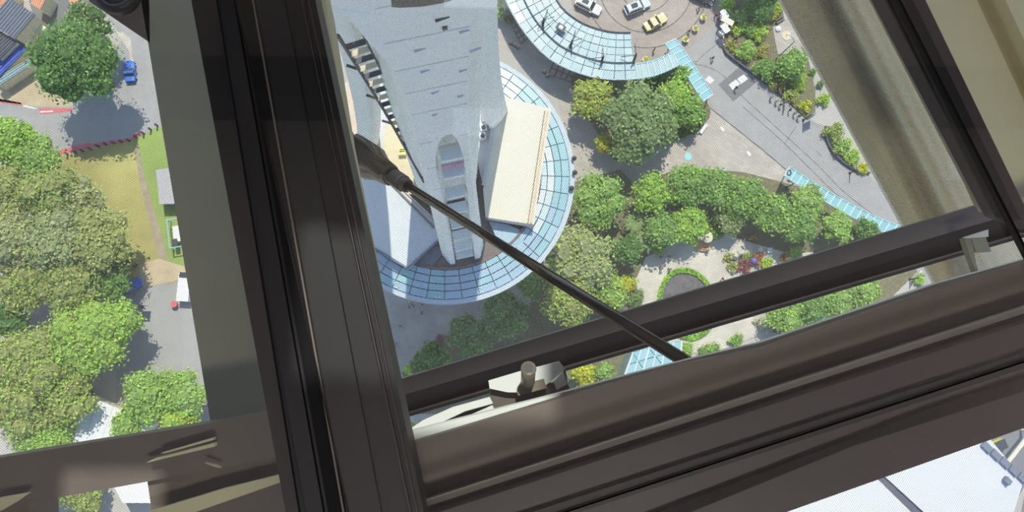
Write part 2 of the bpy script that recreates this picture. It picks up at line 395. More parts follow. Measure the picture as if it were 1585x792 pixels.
# cross beams in the slot of the front leg
for k, z in enumerate((78, 72, 64, 57, 50, 44, 38, 33.5)):
    r = leg_r(z)-0.3; hw = leg_w(z)*0.40
    c = Vector(polar(r, front_az, z))
    MB().box(c, (1.1, hw*2, 0.9), front_az).build('cross_beam', M_conc2, tower)
    if k in (0, 1, 3, 4, 6):
        c2 = Vector(polar(r-0.9, front_az, z-2.6)); MB().box(c2, (.3, hw*1.9, 3.4), front_az).build('infill_panel', M_conc if k != 3 else M_darksteel, tower)
bz = 74.5; c = Vector(polar(leg_r(bz)-.15, front_az, bz))
bn = MB().box(c, (.1, 1.9, 1.9), front_az).build('slot_banner', mat('faded magenta print', S(176, 140, 172), .7, .3, 1.2), tower)
bn['label'] = 'faded magenta printed panel in the leg slot'
# maintenance marks: brackets, cleats
for (x, y, z, L_) in ((655, 68, 107, .8), (655, 77, 106.5, .35), (620, 83, 105, .6), (687, 62, 107.5, .6), (637, 131, 101, .5), (640, 130, 101, .4), (690, 110, 103, .6), (700, 92, 104, .5), (655, 168, 96, .5), (693, 152, 98, .4)):
    pass
for i, (zz, off, L_) in enumerate(((109, .2, .9), (107.6, .3, .3), (105, -1.1, .8), (106.5, 1.3, .7), (101, -1.0, .7), (99.5, 1.2, .6), (96, -.6, .6), (94, 1.0, .5), (91, -.8, .5), (103, 1.9, .8))):
    r = leg_r(zz)+.03; a = front_az+math.atan2(off, r)
    MB().box(Vector(polar(r/math.cos(a-front_az), a, zz)), (.12, L_*.8, .09 if i != 1 else .4), front_az+.15).build('cleat', M_darksteel if i < 2 else M_seamline, tower)
# plate joints across the front leg
for zz in (112, 107, 102, 97, 92, 84, 76, 68):
    if True:
        for sd in (-1, 1):
            a0 = leg_ang(zz, .6, 1, sd)*.62
            r = leg_r(zz)+.012
            b = MB(); pts = []
            s0 = .37 if zz < 89 else 0.0
            p = [polar(r/math.cos(a0*u), front_az+sd*a0*u, zz) for u in np.linspace(max(s0/.62, 0.0), 1, 6)]
            b.tube(p, .02, 4); b.build('plate_seam', M_seamline, tower)

# stair truss behind the arch
st = bpy.data.objects.new('service_stair', None); COL.objects.link(st); st.parent = tower; st.location = (-AX.x, -AX.y, 0)
st['label'] = 'dark steel service stair inside the pale tower arch'
A0 = P(523, 55, 96); A1 = P(601, 182, 70); A2 = P(656, 282, 45)
stp = smoothline([tuple(A0), tuple(A1), tuple(A2)], 12)
MB().tube(stp, .13, 6).build('stringer', M_darksteel, st)
off = Vector((1.35, .45, 0))
MB().tube([p+off for p in stp], .08, 6).build('stringer', M_darksteel, st)
for i in range(2, len(stp)-1):
    p = stp[i]; b = MB(); b.box(p+off/2, (1.3, .4, .1), math.atan2(off.y, off.x)); b.build('tread', M_tan if i % 2 else M_darksteel, st)
for i in (5, 9, 13):
    MB().tube([stp[i], stp[i]+Vector((-.9, .3, 0))], .12, 5).build('bracket', M_darksteel, st)

# ring roof at 30 m
ring = thing('ring_roof', 'round glazed roof ring of teal and pale panes circling the tower', 'roof', AX)
rows = [(12.9, 13.75), (13.8, 14.85), (14.9, 16.75)]
NSEG = 44
def zrow(r): return RZ-0.12*(r-12.9)
for i in range(NSEG):
    a0 = 2*math.pi*i/NSEG+FRONT; a1 = a0+2*math.pi/NSEG
    for k, (r0, r1) in enumerate([(12.9, 13.7), (13.75, 14.7), (14.75, 15.65), (15.7, 16.75)]):
        g = .05/r1
        top = [Vector(polar(r, a, zrow(r))) for r, a in ((r0+.03, a0+g), (r1-.03, a0+g), (r1-.03, a1-g), (r0+.03, a1-g))]
        bot = [p-Vector((0, 0, .08)) for p in top]
        rel = (a0-FRONT) % (2*math.pi)
        m = M_g1 if k >= 2 else (M_g3 if random.random() < .5 else M_g2)
        if rel < 1.2 and k >= 2 and random.random() < .35: m = M_gb
        if rel < .8 or rel > 5.2: m = M_gb if random.random() < .7 else M_g1
        if 1.75 < rel < 3.0: m = random.choice((M_g1, M_g1, M_gb, M_g2))
        MB().hull(top, bot).build('pane', m, ring)
def annulus(name, r0, r1, z0, z1, m, par, n=88):
    b = MB(); vs_ = []; fs = []
    for r, z in ((r0, z1), (r1, z1), (r1, z0), (r0, z0)):
        for k in range(n): vs_.append(polar(r, 2*math.pi*k/n, z))
    for j in range(4):
        for k in range(n):
            k2 = (k+1) % n; j2 = (j+1) % 4
            fs.append((j*n+k, j*n+k2, j2*n+k2, j2*n+k))
    b.add(vs_, fs); return b.build(name, m, par)
annulus('glazing_frame', 12.8, 16.8, RZ-1.1, RZ-.62, M_slate, ring)
annulus('gutter', 16.8, 17.45, RZ-1.0, RZ-.5, M_ringedge, ring)
annulus('fascia', 16.9, 17.2, RZ-4.0, RZ-1.0, M_gb, ring)
annulus('inner_upstand', 12.55, 12.85, RZ-1.0, RZ+.12, M_brown, ring)
for k in range(3):
    a = FRONT+[-.55, -.2, .15][k]
    b = MB(); cc = Vector(polar(16.2, a, RZ-.4))
    b.tube([cc+Vector((.38*math.cos(t), .38*math.sin(t), .1)) for t in np.linspace(.5, 2.6, 8)], .05, 5)
    b.tube([cc+Vector((.38*math.cos(t), .38*math.sin(t), .1)) for t in np.linspace(3.6, 5.8, 8)], .05, 5)
    b.build('ring_light', M_white, ring)
MB().lathe([(12.6, -1.2), (12.6, -.9)], c=(0, 0, RZ), n=64).build('deck', M_brown, ring)
annulus('under_soffit', 5, 16.9, RZ-4.2, RZ-4.0, M_slate, ring)
MB().lathe([(5.5, 0), (5.5, RZ-4.2)], n=32).build('podium_drum', M_conc2, ring)
# slab roofs between the legs
def roof(name, pts, z, th, m, lab, edge=None, rail=None):
    t = thing(name, lab, 'roof', P(pts[0][0], pts[0][1], z-th))
    base = t.location
    q = [p-Vector((base.x, base.y, 0)) for p in px_poly(pts, z)]
    MB().prism(q, -0.0, th).build('roof_slab', m, t)
    if edge:
        for e in edge:
            p0 = P(*e[0], z)-Vector((base.x, base.y, 0)); p1 = P(*e[1], z)-Vector((base.x, base.y, 0))
            p0.z = p1.z = th; d = (p1-p0).normalized(); n = Vector((-d.y, d.x, 0))*e[2]
            MB().prism([p0+n, p1+n, p1-n, p0-n], th, th+.25).build('roof_edge', e[3], t)
    return t
roof('flat_roof', [(771, 148), (853, 168), (826, 350), (752, 338), (747, 285)], RZ+1.6, 1.2, M_roofw, 'cream flat roof with a brown edge strip between the tower leg and glass ring',
     edge=[((848, 172), (822, 346), .12, M_pink), ((843, 172), (817, 346), .05, M_brown), ((771, 150), (747, 287), .15, M_ringedge), ((752, 338), (826, 349), .12, M_slate)])
roof('flat_roof', [(530, 250), (545, 300), (560, 372), (631, 416), (688, 362), (655, 322), (596, 274)], RZ+1.6, 1.2, M_roofs, 'pale flat roof with sunlit patches below the rod fork',
     edge=[((596, 275), (672, 352), .12, M_brown), ((600, 271), (690, 356), .09, M_pink), ((631, 415), (688, 363), .12, M_slate), ((560, 371), (631, 415), .12, M_slate)])
roof('terrace_roof', [(735, 95), (770, 150), (747, 285), (741, 260), (733, 180)], RZ+.6, .5, M_roofs, 'narrow blue grey plant terrace beside the tower leg slot')
roof('courtyard_roof', [(520, 130), (590, 120), (640, 215), (648, 262), (600, 270), (540, 240)], RZ+.4, .5, M_roofs, 'pale courtyard roof seen through the tower arch')
roof('courtyard_deck', [(600, 178), (640, 210), (655, 250), (655, 300), (630, 300), (590, 245)], RZ+.8, .5, M_tan, 'tan courtyard deck below the service stair')
roof('courtyard_ramp', [(538, 120), (566, 110), (572, 150), (560, 200), (541, 235), (532, 200)], RZ+.9, .5, M_pink, 'pinkish timber ramp inside the tower arch')
roof('brown_terrace', [(640, 392), (690, 372), (700, 400), (762, 380), (790, 366), (806, 398), (760, 422), (700, 432), (650, 424)], RZ-.4, .4, M_brown, 'brown terrace deck under the foot of the tower leg')
roof('terrace_shelter', [(757, 342), (785, 347), (815, 360), (806, 385), (770, 372)], RZ-.1, .2, M_gb, 'blue grey glazed shelter beside the leg foot')
roof('terrace_shelter', [(634, 412), (672, 380), (690, 386), (668, 415), (650, 420)], RZ-.1, .2, M_slate, 'dark slatted shelter beside the pale flat roof')
for (x, y, s, nm, lab, m) in ((577, 206, 1.3, 'equipment_case', 'yellow equipment case on the courtyard roof', M_yellow), (623, 236, 1.0, 'equipment_case', 'small pale yellow case on the tan courtyard deck', mat('pale yellow', S(232, 226, 130), .6, .05))):
    t = thing(nm, lab, 'case', P(x, y, RZ+.8)); MB().box((0, 0, .4), (s, s*.9, .8), .1).build('case_body', m, t)
    MB().box((0, 0, .84), (s*.7, .1, .08), .1).build('case_strap', M_black, t); MB().box((0, .25, .84), (s*.7, .08, .06), .1).build('case_strap', M_black, t)
for i, (x, y) in enumerate(((751, 184), (748, 199), (747, 212))):
    t = thing('air_unit', ['white ventilation unit at the top of the plant terrace', 'white ventilation unit in the middle of the plant terrace', 'white ventilation unit lowest on the plant terrace'][i], 'air unit', P(x, y, RZ+.6), .2)
    MB().box((0, 0, .4), (.9, 1.0, .8)).build('casing', M_white if i != 0 else M_ringedge, t); MB().lathe([(.3, .8), (.3, .9), (.1, .9)], n=14).build('fan', M_darksteel, t)
tag(MB().tube([P(738, 175, RZ+.9), P(740, 158, RZ+.9), P(737, 150, RZ+.9), P(736, 196, RZ+.9)], .06, 5).build('pipe_rail', M_white), 'white looped pipe rail along the plant terrace', 'rail')
tag(MB().tube([P(752, 262, RZ+1.7), P(747, 290, RZ+1.7)], .12, 5).build('drain_pipe', M_darksteel), 'short dark drain pipe at the narrow end of the plant terrace', 'pipe')
for i, (x, y) in enumerate(((891, 246), (893, 269), (890, 272))):
    pass
for i, (x, y) in enumerate(((791, 69), (797, 72), (802, 75), (842, 113), (847, 119), (888, 246), (889, 268), (884, 292))):
    t = thing('vent_cowl', ['dark roof cowl, first of the trio where the ring meets the entrance canopy', 'dark roof cowl, middle of the trio where the ring meets the entrance canopy', 'dark roof cowl, last of the trio where the ring meets the entrance canopy',
        'dark cowl on the ring edge beside the brown pergola', 'second dark cowl on the ring edge beside the brown pergola', 'dark cowl on the ring edge facing the pavement', 'dark cowl on the ring edge opposite the tree shadow', 'dark cowl on the ring edge by the light green tree'][i], 'cowl', P(x, y, RZ-.5))
    MB().lathe([(.22, 0), (.22, .5)], n=10).build('pipe', M_darksteel, t); MB().lathe([(.1, .5), (.36, .55), (.3, .8), (.05, .85)], n=10).build('cap', M_black, t)

# ------------------------------------------------------------------ entrance canopy of the roundabout
def lerp(a, b, t): return a+(b-a)*t
def resample(pts, n):
    pts = smoothline(pts, 16); d = [0]
    for i in range(1, len(pts)): d.append(d[-1]+(pts[i]-pts[i-1]).length)
    out = []
    for k in range(n+1):
        s = d[-1]*k/n; j = next((i for i in range(1, len(d)) if d[i] >= s-1e-9), len(d)-1)
        u = (s-d[j-1])/max(1e-9, d[j]-d[j-1]); out.append(pts[j-1].lerp(pts[j], u))
    return out
ZC = 6.0
can = thing('entrance_canopy', 'broad curved glass canopy with mast rods around the turning circle', 'canopy', P(860, 60, 0))
cl = can.location
def Lc(v): return v-Vector((cl.x, cl.y, 0))
outer = [(762, -60), (783, 0), (812, 50), (852, 92), (902, 115), (945, 123), (986, 122)]
inner = [(838, -60), (862, 0), (885, 25), (912, 40), (940, 48), (958, 50), (976, 50)]
NC = 18; ro = resample(outer, NC); ri = resample(inner, NC)
fr = [0, .19, .36, .52, .68, .84, 1.0]
for i in range(NC):
    for j in range(len(fr)-1):
        q = []
        for (ii, jj, du, dv) in ((i, j, 1, 1), (i+1, j, -1, 1), (i+1, j+1, -1, -1), (i, j+1, 1, -1)):
            p = ro[ii].lerp(ri[ii], fr[jj]); q.append(p)
        c = sum(q, Vector((0, 0)))/4
        z = ZC+.8*abs(fr[j]-.5)
        top = [Lc(P(*(c+(p-c)*.935), z)) for p in q]
        m = M_g3 if (i in (4, 5) and j == 0) else random.choice((M_can, M_can, M_can, M_canl))
        MB().hull(top, [p-Vector((0, 0, .05)) for p in top]).build('pane', m, can)
frame_pts = [Lc(P(p.x, p.y, ZC-.05)) for p in ro]+[Lc(P(p.x, p.y, ZC-.05)) for p in ri[::-1]]
MB().prism(frame_pts, ZC-.3, ZC-.12).build('canopy_frame', M_slate, can)
for f_, m, w in ((0.36, M_darksteel, .10), (1.0, M_darksteel, .12), (0.0, M_ringedge, .15)):
    MB().tube([Lc(P(*ro[i].lerp(ri[i], f_), ZC+.5)) for i in range(NC+1)], w, 6).build('edge_beam', m, can)
for i in range(0, NC+1, 3):
    MB().tube([Lc(P(*ro[i], ZC+.3)), Lc(P(*ri[i], ZC+.3))], .07, 5).build('cross_rib', M_ringedge, can)
for i in (2, 7, 12, 17):
    p = ro[i].lerp(ri[i], .4); MB().tube([Lc(P(p.x, p.y, 0)), Lc(P(p.x, p.y, ZC-.2))], .15, 8).build('column', M_darksteel, can)
mast_px = [(840, 40), (883, 73), (931, 97), (981, 94)]
for i, (x, y) in enumerate(mast_px):
    t = thing('canopy_mast', ['dark mast with tie rods at the wide white paned end of the canopy', 'dark mast with tie rods beside the square roof hatch', 'dark mast with tie rods above the olive tree', 'dark mast with tie rods at the straight end of the canopy'][i], 'mast', P(x, y, ZC))
    b0 = t.location; topp = Vector((0, .4, 2.6))
    MB().tube([(0, 0, 0), (0, .2, 1.3), topp], [.22, .2, .12], 8).build('mast_pole', M_black, t)
    for (dx, dy) in ((-8, 6), (2, 12), (18, -14), (8, -26)) if i < 2 else ((-4, 10), (2, -26), (-20, -6)):
        q = P(x+dx, y+dy, ZC+.6)-b0; MB().tube([topp*.75, q], .06, 5).build('tie_rod', M_darksteel, t)
t = thing('roof_hatch', 'square dark framed hatch in the canopy glass', 'hatch', P(868, 43, ZC+.9), -.6)
MB().box((0, 0, .15), (1.5, 1.1, .3)).build('hatch_frame', M_darksteel, t); MB().box((0, 0, .33), (.7, .6, .06)).build('hatch_light', M_white, t)
def ribbed_canopy(name, A, B, n, z, m_pane, lab, mframe=M_teal, mrib=M_white):
    t = thing(name, lab, 'canopy', P(A[0][0], A[0][1], 0)); b0 = t.location
    L0 = lambda v: v-Vector((b0.x, b0.y, 0))
    a = resample(A, n); b = resample(B, n)
    for i in range(n):
        q = [a[i], a[i+1], b[i+1], b[i]]; c = sum(q, Vector((0, 0)))/4
        top = [L0(P(*(c+(p-c)*.93), z)) for p in q]
        MB().hull(top, [p-Vector((0, 0, .05)) for p in top]).build('pane', m_pane, t)
    for i in range(n+1):
        MB().tube([L0(P(*a[i], z+.05)), L0(P(*b[i], z+.05))], .09, 5).build('rib', mrib, t)
    for l in (a, b): MB().tube([L0(P(*p, z)) for p in l], .13, 6).build('side_beam', mframe, t)
    mid = [x.lerp(y, .22) for x, y in zip(a, b)]
    MB().tube([L0(P(*p, z-.1)) for p in mid], .08, 5).build('gutter_line', M_ringedge, t)
    for i in (0, n//2, n):
        p = a[i].lerp(b[i], .5); MB().tube([L0(P(*p, 0)), L0(P(*p, z-.1))], .1, 8).build('column', M_darksteel, t)
    return t
ribbed_canopy('covered_walkway', [(984, 99), (1008, 95), (1030, 86), (1042, 80)], [(987, 122), (1010, 118), (1032, 110), (1050, 101)], 7, 4.5, M_can, 'curved ribbed glass walkway roof joining the entrance canopy')
ribbed_canopy('covered_walkway', [(1046, 60), (1072, 98), (1103, 146)], [(1030, 68), (1056, 106), (1088, 157)], 10, 4.2, M_tealg, 'angled teal glass walkway roof beside the round turning circle')
ribbed_canopy('covered_walkway', [(1222, 258), (1262, 284), (1310, 312), (1362, 338), (1400, 352)], [(1214, 272), (1252, 297), (1300, 325), (1350, 352), (1390, 368)], 17, 4.2, M_tealg, 'long teal glass walkway roof beside the asphalt roadway')
tag(MB().tube([P(1221.5+3*math.cos(a), 267+4*math.sin(a), 4.28) for a in np.linspace(0, 6.28, 14)], .09, 5).build('ring_sign', M_darksteel), 'dark hoop standing on the end of the long teal walkway roof', 'hoop')
# pergolas
for i, (pts, nx, ny) in enumerate((([(786, 28), (796, 22), (818, 58), (806, 68)], 2, 5), ([(858, 94), (892, 112), (884, 127), (848, 116)], 4, 2))):
    t = thing('pergola', ['brown open pergola between flowering shrub and entrance canopy', 'brown open pergola between glass ring and olive tree'][i], 'pergola', P(pts[0][0], pts[0][1], 0)); b0 = t.location
    L0 = lambda v: v-Vector((b0.x, b0.y, 0))
    q = [Vector(p) for p in pts]
    for k in range(nx+1):
        u = k/nx; MB().tube([L0(P(*q[0].lerp(q[1], u), 3.4)), L0(P(*q[3].lerp(q[2], u), 3.4))], .14, 4).build('rafter', M_brown, t)
    for k in range(ny+1):
        u = k/ny; MB().tube([L0(P(*q[0].lerp(q[3], u), 3.3)), L0(P(*q[1].lerp(q[2], u), 3.3))], .14, 4).build('cross_rafter', M_brown, t)
    for p in q: MB().tube([L0(P(*p, 0)), L0(P(*p, 3.3))], .12, 4).build('post', M_brown, t)

# ------------------------------------------------------------------ foliage
def leafmat(name, c, var=.5):
    c = tuple(min(.9, q*1.22) for q in c[:3])+(1,); return mat(name, c, 0.6, var, 2.6, translucent=0.42, detail=6, spec=.3)
LM = {'olive': leafmat('olive leaves', S(172, 178, 104)), 'green': leafmat('mid green leaves', S(138, 172, 92)), 'lime': leafmat('lime leaves', S(172, 204, 92)), 'blue': leafmat('blue green leaves', S(138, 160, 102)),
      'dark': leafmat('dark green leaves', S(104, 142, 76)), 'gold': leafmat('golden olive leaves', S(176, 182, 92)), 'yellow': leafmat('yellow green leaves', S(206, 200, 60)), 'grey': leafmat('grey olive leaves', S(176, 180, 128)),
      'light': leafmat('light green leaves', S(164, 194, 104)), 'red': leafmat('maroon leaves', S(150, 104, 108)), 'conif': leafmat('conifer needles', S(96, 128, 72)), 'flower': leafmat('pale blossom', S(222, 216, 196)), 'rust': leafmat('rust leaves', S(190, 130, 90))}
LM_SHADE = {k: mat('inner '+k+' leaves', tuple(c*.42 for c in m_.node_tree.nodes['Vector Math'].inputs[0].default_value), .9, .4, 1.4, detail=8, bump=.6) for k, m_ in LM.items()}  # leaf colours darkened to paint the shade inside the crowns
M_bark = mat('tree bark', S(104, 90, 76), .9, .2, 3)
def leaves_mesh(R, hh, n, size, mats, seed, lumps=9, accent=0.0):
    rng = np.random.default_rng(seed)
    # lumps spread over a dome
    k = max(3, lumps); cs = []
    for i in range(k):
        a = i*2.399963+rng.uniform(-.3, .3); rr = R*.64*math.sqrt((i+.5)/k)
        zz = hh*(.22+.5*(1-(rr/R)**2))+rng.uniform(-.10, .10)*hh
        cs.append((rr*math.cos(a), rr*math.sin(a), zz, R*rng.uniform(.36, .5)*(1.0 if k < 14 else .82)))
    cs = np.array(cs)
    ci = rng.integers(0, k, n)
    u = rng.normal(size=(n, 3)); u /= np.linalg.norm(u, axis=1)[:, None]; u[:, 2] = np.abs(u[:, 2])*1.0-.25*rng.random(n)
    u /= np.linalg.norm(u, axis=1)[:, None]
    rad = cs[ci, 3]*(0.66+.5*rng.random(n)**.8)
    pos = cs[ci, :3]+u*rad[:, None]*np.array([1, 1, .8])
    nrm = u*.7+rng.normal(size=(n, 3))*.55+np.array([0, 0, .35]); nrm /= np.linalg.norm(nrm, axis=1)[:, None]
    t = np.cross(nrm, rng.normal(size=(n, 3))); t /= np.linalg.norm(t, axis=1)[:, None]
    b = np.cross(nrm, t)
    s = size*(.6+.8*rng.random(n))[:, None]
    v = np.empty((n, 4, 3))
    v[:, 0] = pos-t*s*.62; v[:, 1] = pos+b*s*.36+nrm*s*.08; v[:, 2] = pos+t*s*.62; v[:, 3] = pos-b*s*.36+nrm*s*.08
    me = bpy.data.meshes.new('foliage'); me.vertices.add(n*4); me.vertices.foreach_set('co', v.reshape(-1))
    me.loops.add(n*4); me.loops.foreach_set('vertex_index', np.arange(n*4, dtype=np.int32))
    me.polygons.add(n); me.polygons.foreach_set('loop_start', np.arange(0, n*4, 4, dtype=np.int32))
    for m in mats: me.materials.append(m)
    mi = (rng.random(n) < accent).astype(np.int32) if len(mats) > 1 else np.zeros(n, np.int32)
    me.polygons.foreach_set('material_index', mi)
    me.update(calc_edges=True); me.validate()
    return me, cs
seedc = [100]
def core_mesh(cs, seed, k=.74):
    rng = np.random.default_rng(seed); b = MB()
    for q in cs:
        n1, n2 = 8, 5; vs_ = []; fs = []
        for j in range(n2):
            ph = -.9+(math.pi/2+.9)*j/(n2-1)
            for i in range(n1):
                a = 2*math.pi*(i+.5*(j % 2))/n1; r = q[3]*k*(1+rng.uniform(-.12, .12))
                vs_.append((q[0]+r*math.cos(ph)*math.cos(a), q[1]+r*math.cos(ph)*math.sin(a), q[2]+r*math.sin(ph)*.8))
        for j in range(n2-1):
            for i in range(n1): fs.append((j*n1+i, j*n1+(i+1) % n1, (j+1)*n1+(i+1) % n1, (j+1)*n1+i))
        fs.append(tuple(range(n1)))
        b.add(vs_, fs)
    return b
def tree(px, py, rpx, h, kind, label, accent=None, acc=.12, cat='tree', name='tree', leaf=.40, dens=1.0, group=None, flat=.75):
    seedc[0] += 1
    zc = h*.6
    rpx *= 1.14
    c = P(px, py, zc); R = rpx*(HC-zc)/F
    hh = min(h*.75, R*1.5)*flat/.75
    n = int(min(11000, max(160, dens*44*R*R*(.46/leaf)**2)))
    t = thing(name, label, cat, (c.x, c.y, 0), group=group)
    me, cs = leaves_mesh(R, hh, n, leaf, [LM[kind]]+([LM[accent]] if accent else []), seedc[0], lumps=int(6+R*2.2), accent=acc)
    o = link('foliage', me, t, (0, 0, h-hh*1.02)); o['kind'] = 'stuff'
    o = link('inner_foliage', core_mesh(cs, seedc[0]).mesh('inner_foliage', LM_SHADE[kind]), t, (0, 0, h-hh*1.02)); o['kind'] = 'stuff'
    b = MB(); base = h-hh
    b.tube([(0, 0, 0), (.05*R, .02*R, base*.6), (0, 0, base+hh*.3)], [.05*h, .035*h, .015*h], 7)
    for q in cs[:5]: b.tube([(0, 0, base*.7), (q[0]*.55, q[1]*.55, base+q[2]*.6), (q[0], q[1], base+q[2])], [.022*h, .014*h, .005*h], 5)
    b.build('trunk', M_bark, t, smooth=True)
    return t
def shrub(px, py, rpx, h, kind, label, **k):
    seedc[0] += 1
    c = P(px, py, h*.6); R = 1.2*rpx*(HC-h)/F; leaf = k.get('leaf', .3)
    t = thing(k.get('name', 'shrub'), label, k.get('cat', 'shrub'), (c.x, c.y, 0), group=k.get('group'))
    n = int(max(90, 90*R*R*(.3/leaf)**2))
    acc = k.get('accent')
    me, cs = leaves_mesh(R, h, n, leaf, [LM[kind]]+([LM[acc]] if acc else []), seedc[0], lumps=5, accent=k.get('acc', .2))
    o = link('foliage', me, t, (0, 0, 0)); o['kind'] = 'stuff'
    o = link('inner_foliage', core_mesh(cs, seedc[0]).mesh('inner_foliage', LM_SHADE[kind]), t, (0, 0, 0)); o['kind'] = 'stuff'
    b = MB()
    for q in cs[:4]: b.tube([(0, 0, 0), (q[0]*.8, q[1]*.8, q[2])], [.05, .02], 5)
    b.build('stem', M_bark, t)
    return t
def fern(px, py, rpx, h, kind, label, n=15, cat='fern'):
    c = P(px, py, h); R = rpx*(HC-h)/F
    t = thing('tree_fern', label, cat, (c.x, c.y, 0))
    MB().tube([(0, 0, 0), (0, 0, h)], [.16, .1], 7).build('trunk', M_bark, t)
    for k in range(n):
        a = k*2.39996; L_ = R*(.8+.3*((k*7) % 5)/5); d = Vector((math.cos(a), math.sin(a), 0)); s = Vector((-d.y, d.x, 0))
        vs_ = []; fs = []; m = 6
        for i in range(m+1):
            u = i/m; w = .20*R*math.sin(math.pi*min(1, u*.85+.15))*.8
            p = d*L_*u+Vector((0, 0, h+.5*R*u-.75*R*u*u)); vs_ += [p-s*w+Vector((0, 0, -.05)), p, p+s*w+Vector((0, 0, -.05))]
        for i in range(m): fs += [(3*i, 3*i+1, 3*i+4, 3*i+3), (3*i+1, 3*i+2, 3*i+5, 3*i+4)]
        MB().add(vs_, fs).build('frond', LM[kind], t)
    return t
# planting beds (setting)
struct(slab('ground_island_bed', [(884, 128), (905, 112), (985, 126), (1048, 104), (1090, 150), (1098, 182), (1060, 212), (1000, 222), (960, 250), (930, 215)], .1, .1, M_soil, smoothpts=4), 'mulched bed under the tree island')
struct(slab('ground_garden_bed', [(878, 285), (960, 262), (985, 288), (1055, 258), (1150, 266), (1235, 288), (1380, 352), (1420, 420), (1340, 500), (1200, 430), (1120, 362), (1060, 368), (1004, 394), (985, 430), (1010, 480), (1000, 560), (900, 640), (640, 640), (622, 575), (690, 520), (820, 470), (862, 380)], .1, .1, M_soil), 'mulched garden bed under the hedge trees')
struct(slab('path_garden', [(990, 470), (984, 432), (1000, 398), (1050, 372), (1078, 368), (1100, 352), (1150, 372), (1215, 390), (1260, 390), (1230, 420), (1180, 420), (1140, 388), (1150, 420), (1160, 470), (1172, 520), (1120, 540), (1060, 548), (1010, 510)], .14, .1, M_path), 'pale paved path curving round the oval hedge bed')
gb = struct(slab('ground_strip_bed', [(1124, -20), (1205, -20), (1214, 30), (1250, 85), (1262, 140), (1262, 176), (1250, 184), (1216, 153), (1170, 118), (1126, 86), (1117, 72), (1130, 40), (1128, 0)], .35, .35, M_soil), 'raised garden strip bed beside the roadway')
struct(slab('pavement_alcove', [(1196, 42), (1222, 28), (1244, 82), (1204, 84)], .4, .1, M_plaza), 'small paved alcove with a round medallion')
def wall_strip(name, path, w, h, m, lab, z0=0.0):
    pts = smoothline(path, 5); b = MB()
    for i in range(len(pts)-1):
        p, q = pts[i], pts[i+1]; t = (q-p).normalized(); n = Vector((-t.y, t.x))*w/2
        b.prism([P(*(p+n), 0), P(*(q+n), 0), P(*(q-n), 0), P(*(p-n), 0)], z0, h)
    o = b.build(name, m); struct(o, lab); return o
wall_strip('kerb_garden', [(1119, 72), (1126, 86), (1168, 117), (1196, 138), (1216, 153)], 2.2, .8, M_slate2, 'dark garden wall along the roadway')
wall_strip('kerb_planter', [(1277, 196), (1278, 215), (1288, 236), (1304, 252), (1324, 264), (1345, 268)], 2.2, .7, M_slate2, 'dark curved planter wall beside the roadway')
wall_strip('kerb_alcove', [(1131, 20), (1129, 34), (1121, 44), (1118, 60), (1119, 72)], 2.4, .7, M_pink, 'pinkish curved wall at the garden strip end')
hb = thing('oval_hedge', 'clipped green oval hedge around a dark gravel bed', 'hedge', P(1064, 470, 0)); L0 = hb.location
el = lambda f, z: [P(1064+45*f*math.cos(a)+6*f*math.sin(a), 470+56*f*math.sin(a), z)-Vector((L0.x, L0.y, 0)) for a in np.linspace(0, 2*math.pi, 48, endpoint=False)]
MB().prism(el(.86, .3), 0, .3).build('gravel_bed', M_mulch, hb)
rng = np.random.default_rng(5)
n = 5200; aa = rng.uniform(0, 2*math.pi, n); ff = .93+.07*rng.uniform(-1, 1, n); zz = rng.uniform(.25, .75, n)
vs_ = []; fs = []
for i in range(n):
    a = aa[i]; f_ = ff[i]; p = P(1064+45*f_*math.cos(a)+6*f_*math.sin(a), 470+56*f_*math.sin(a), zz[i])-Vector((L0.x, L0.y, 0))
    t_ = Vector(rng.normal(size=3)).normalized(); b_ = t_.cross(Vector(rng.normal(size=3))).normalized(); s = .16
    k = len(vs_); vs_ += [p-t_*s, p+b_*s*.6, p+t_*s, p-b_*s*.6]; fs.append((k, k+1, k+2, k+3))
o = MB().add(vs_, fs).build('hedge_foliage', LM['lime'], hb); o['kind'] = 'stuff'
b = MB()
for a0, a1 in zip(np.linspace(0, 2*math.pi, 49)[:-1], np.linspace(0, 2*math.pi, 49)[1:]):
    g = lambda f, a: P(1064+45*f*math.cos(a)+6*f*math.sin(a), 470+56*f*math.sin(a), 0)-Vector((L0.x, L0.y, 0))
    b.prism([g(.99, a0), g(.99, a1), g(.87, a1), g(.87, a0)], 0, .55)
b.build('hedge_body', LM['dark'], hb)
# ------------------------------------------------------------------ trees: island
tree(918, 156, 38, 9, 'gold', 'golden olive tree next to the brown pergola on the island', accent='lime', acc=.25)
tree(988, 186, 60, 13, 'blue', 'tall blue green tree in the middle of the island', accent='grey', acc=.2)
tree(975, 232, 34, 10, 'blue', 'blue green tree at the island tip casting shade on the plaza', accent='green', acc=.3)
tree(936, 224, 16, 5, 'yellow', 'small yellow green tree at the island edge facing the glass ring', accent='green', acc=.4)
tree(1044, 150, 28, 6, 'lime', 'lime green bushy tree under the ribbed walkway roof', accent='green', acc=.3)
tree(1066, 176, 26, 6, 'green', 'mid green bushy tree beside the white bench', accent='lime', acc=.3)
tree(1022, 200, 28, 7, 'green', 'mid green tree between the blue green tree and the plaza', accent='blue', acc=.3)
tree(1055, 116, 15, 5, 'green', 'round green tree tucked in the corner of two walkway roofs', accent='lime', acc=.3)
shrub(1032, 172, 7, 4.5, 'yellow', 'bright yellow flowering bush on the island')
for i, (x, y) in enumerate(((985, 131), (1005, 128), (1024, 122))):
    shrub(x, y, 11, 1.6, 'dark', ['dark hedge bush below the straight canopy end', 'dark hedge bush below the middle of the ribbed walkway roof', 'dark hedge bush below the bend of the ribbed walkway roof'][i])
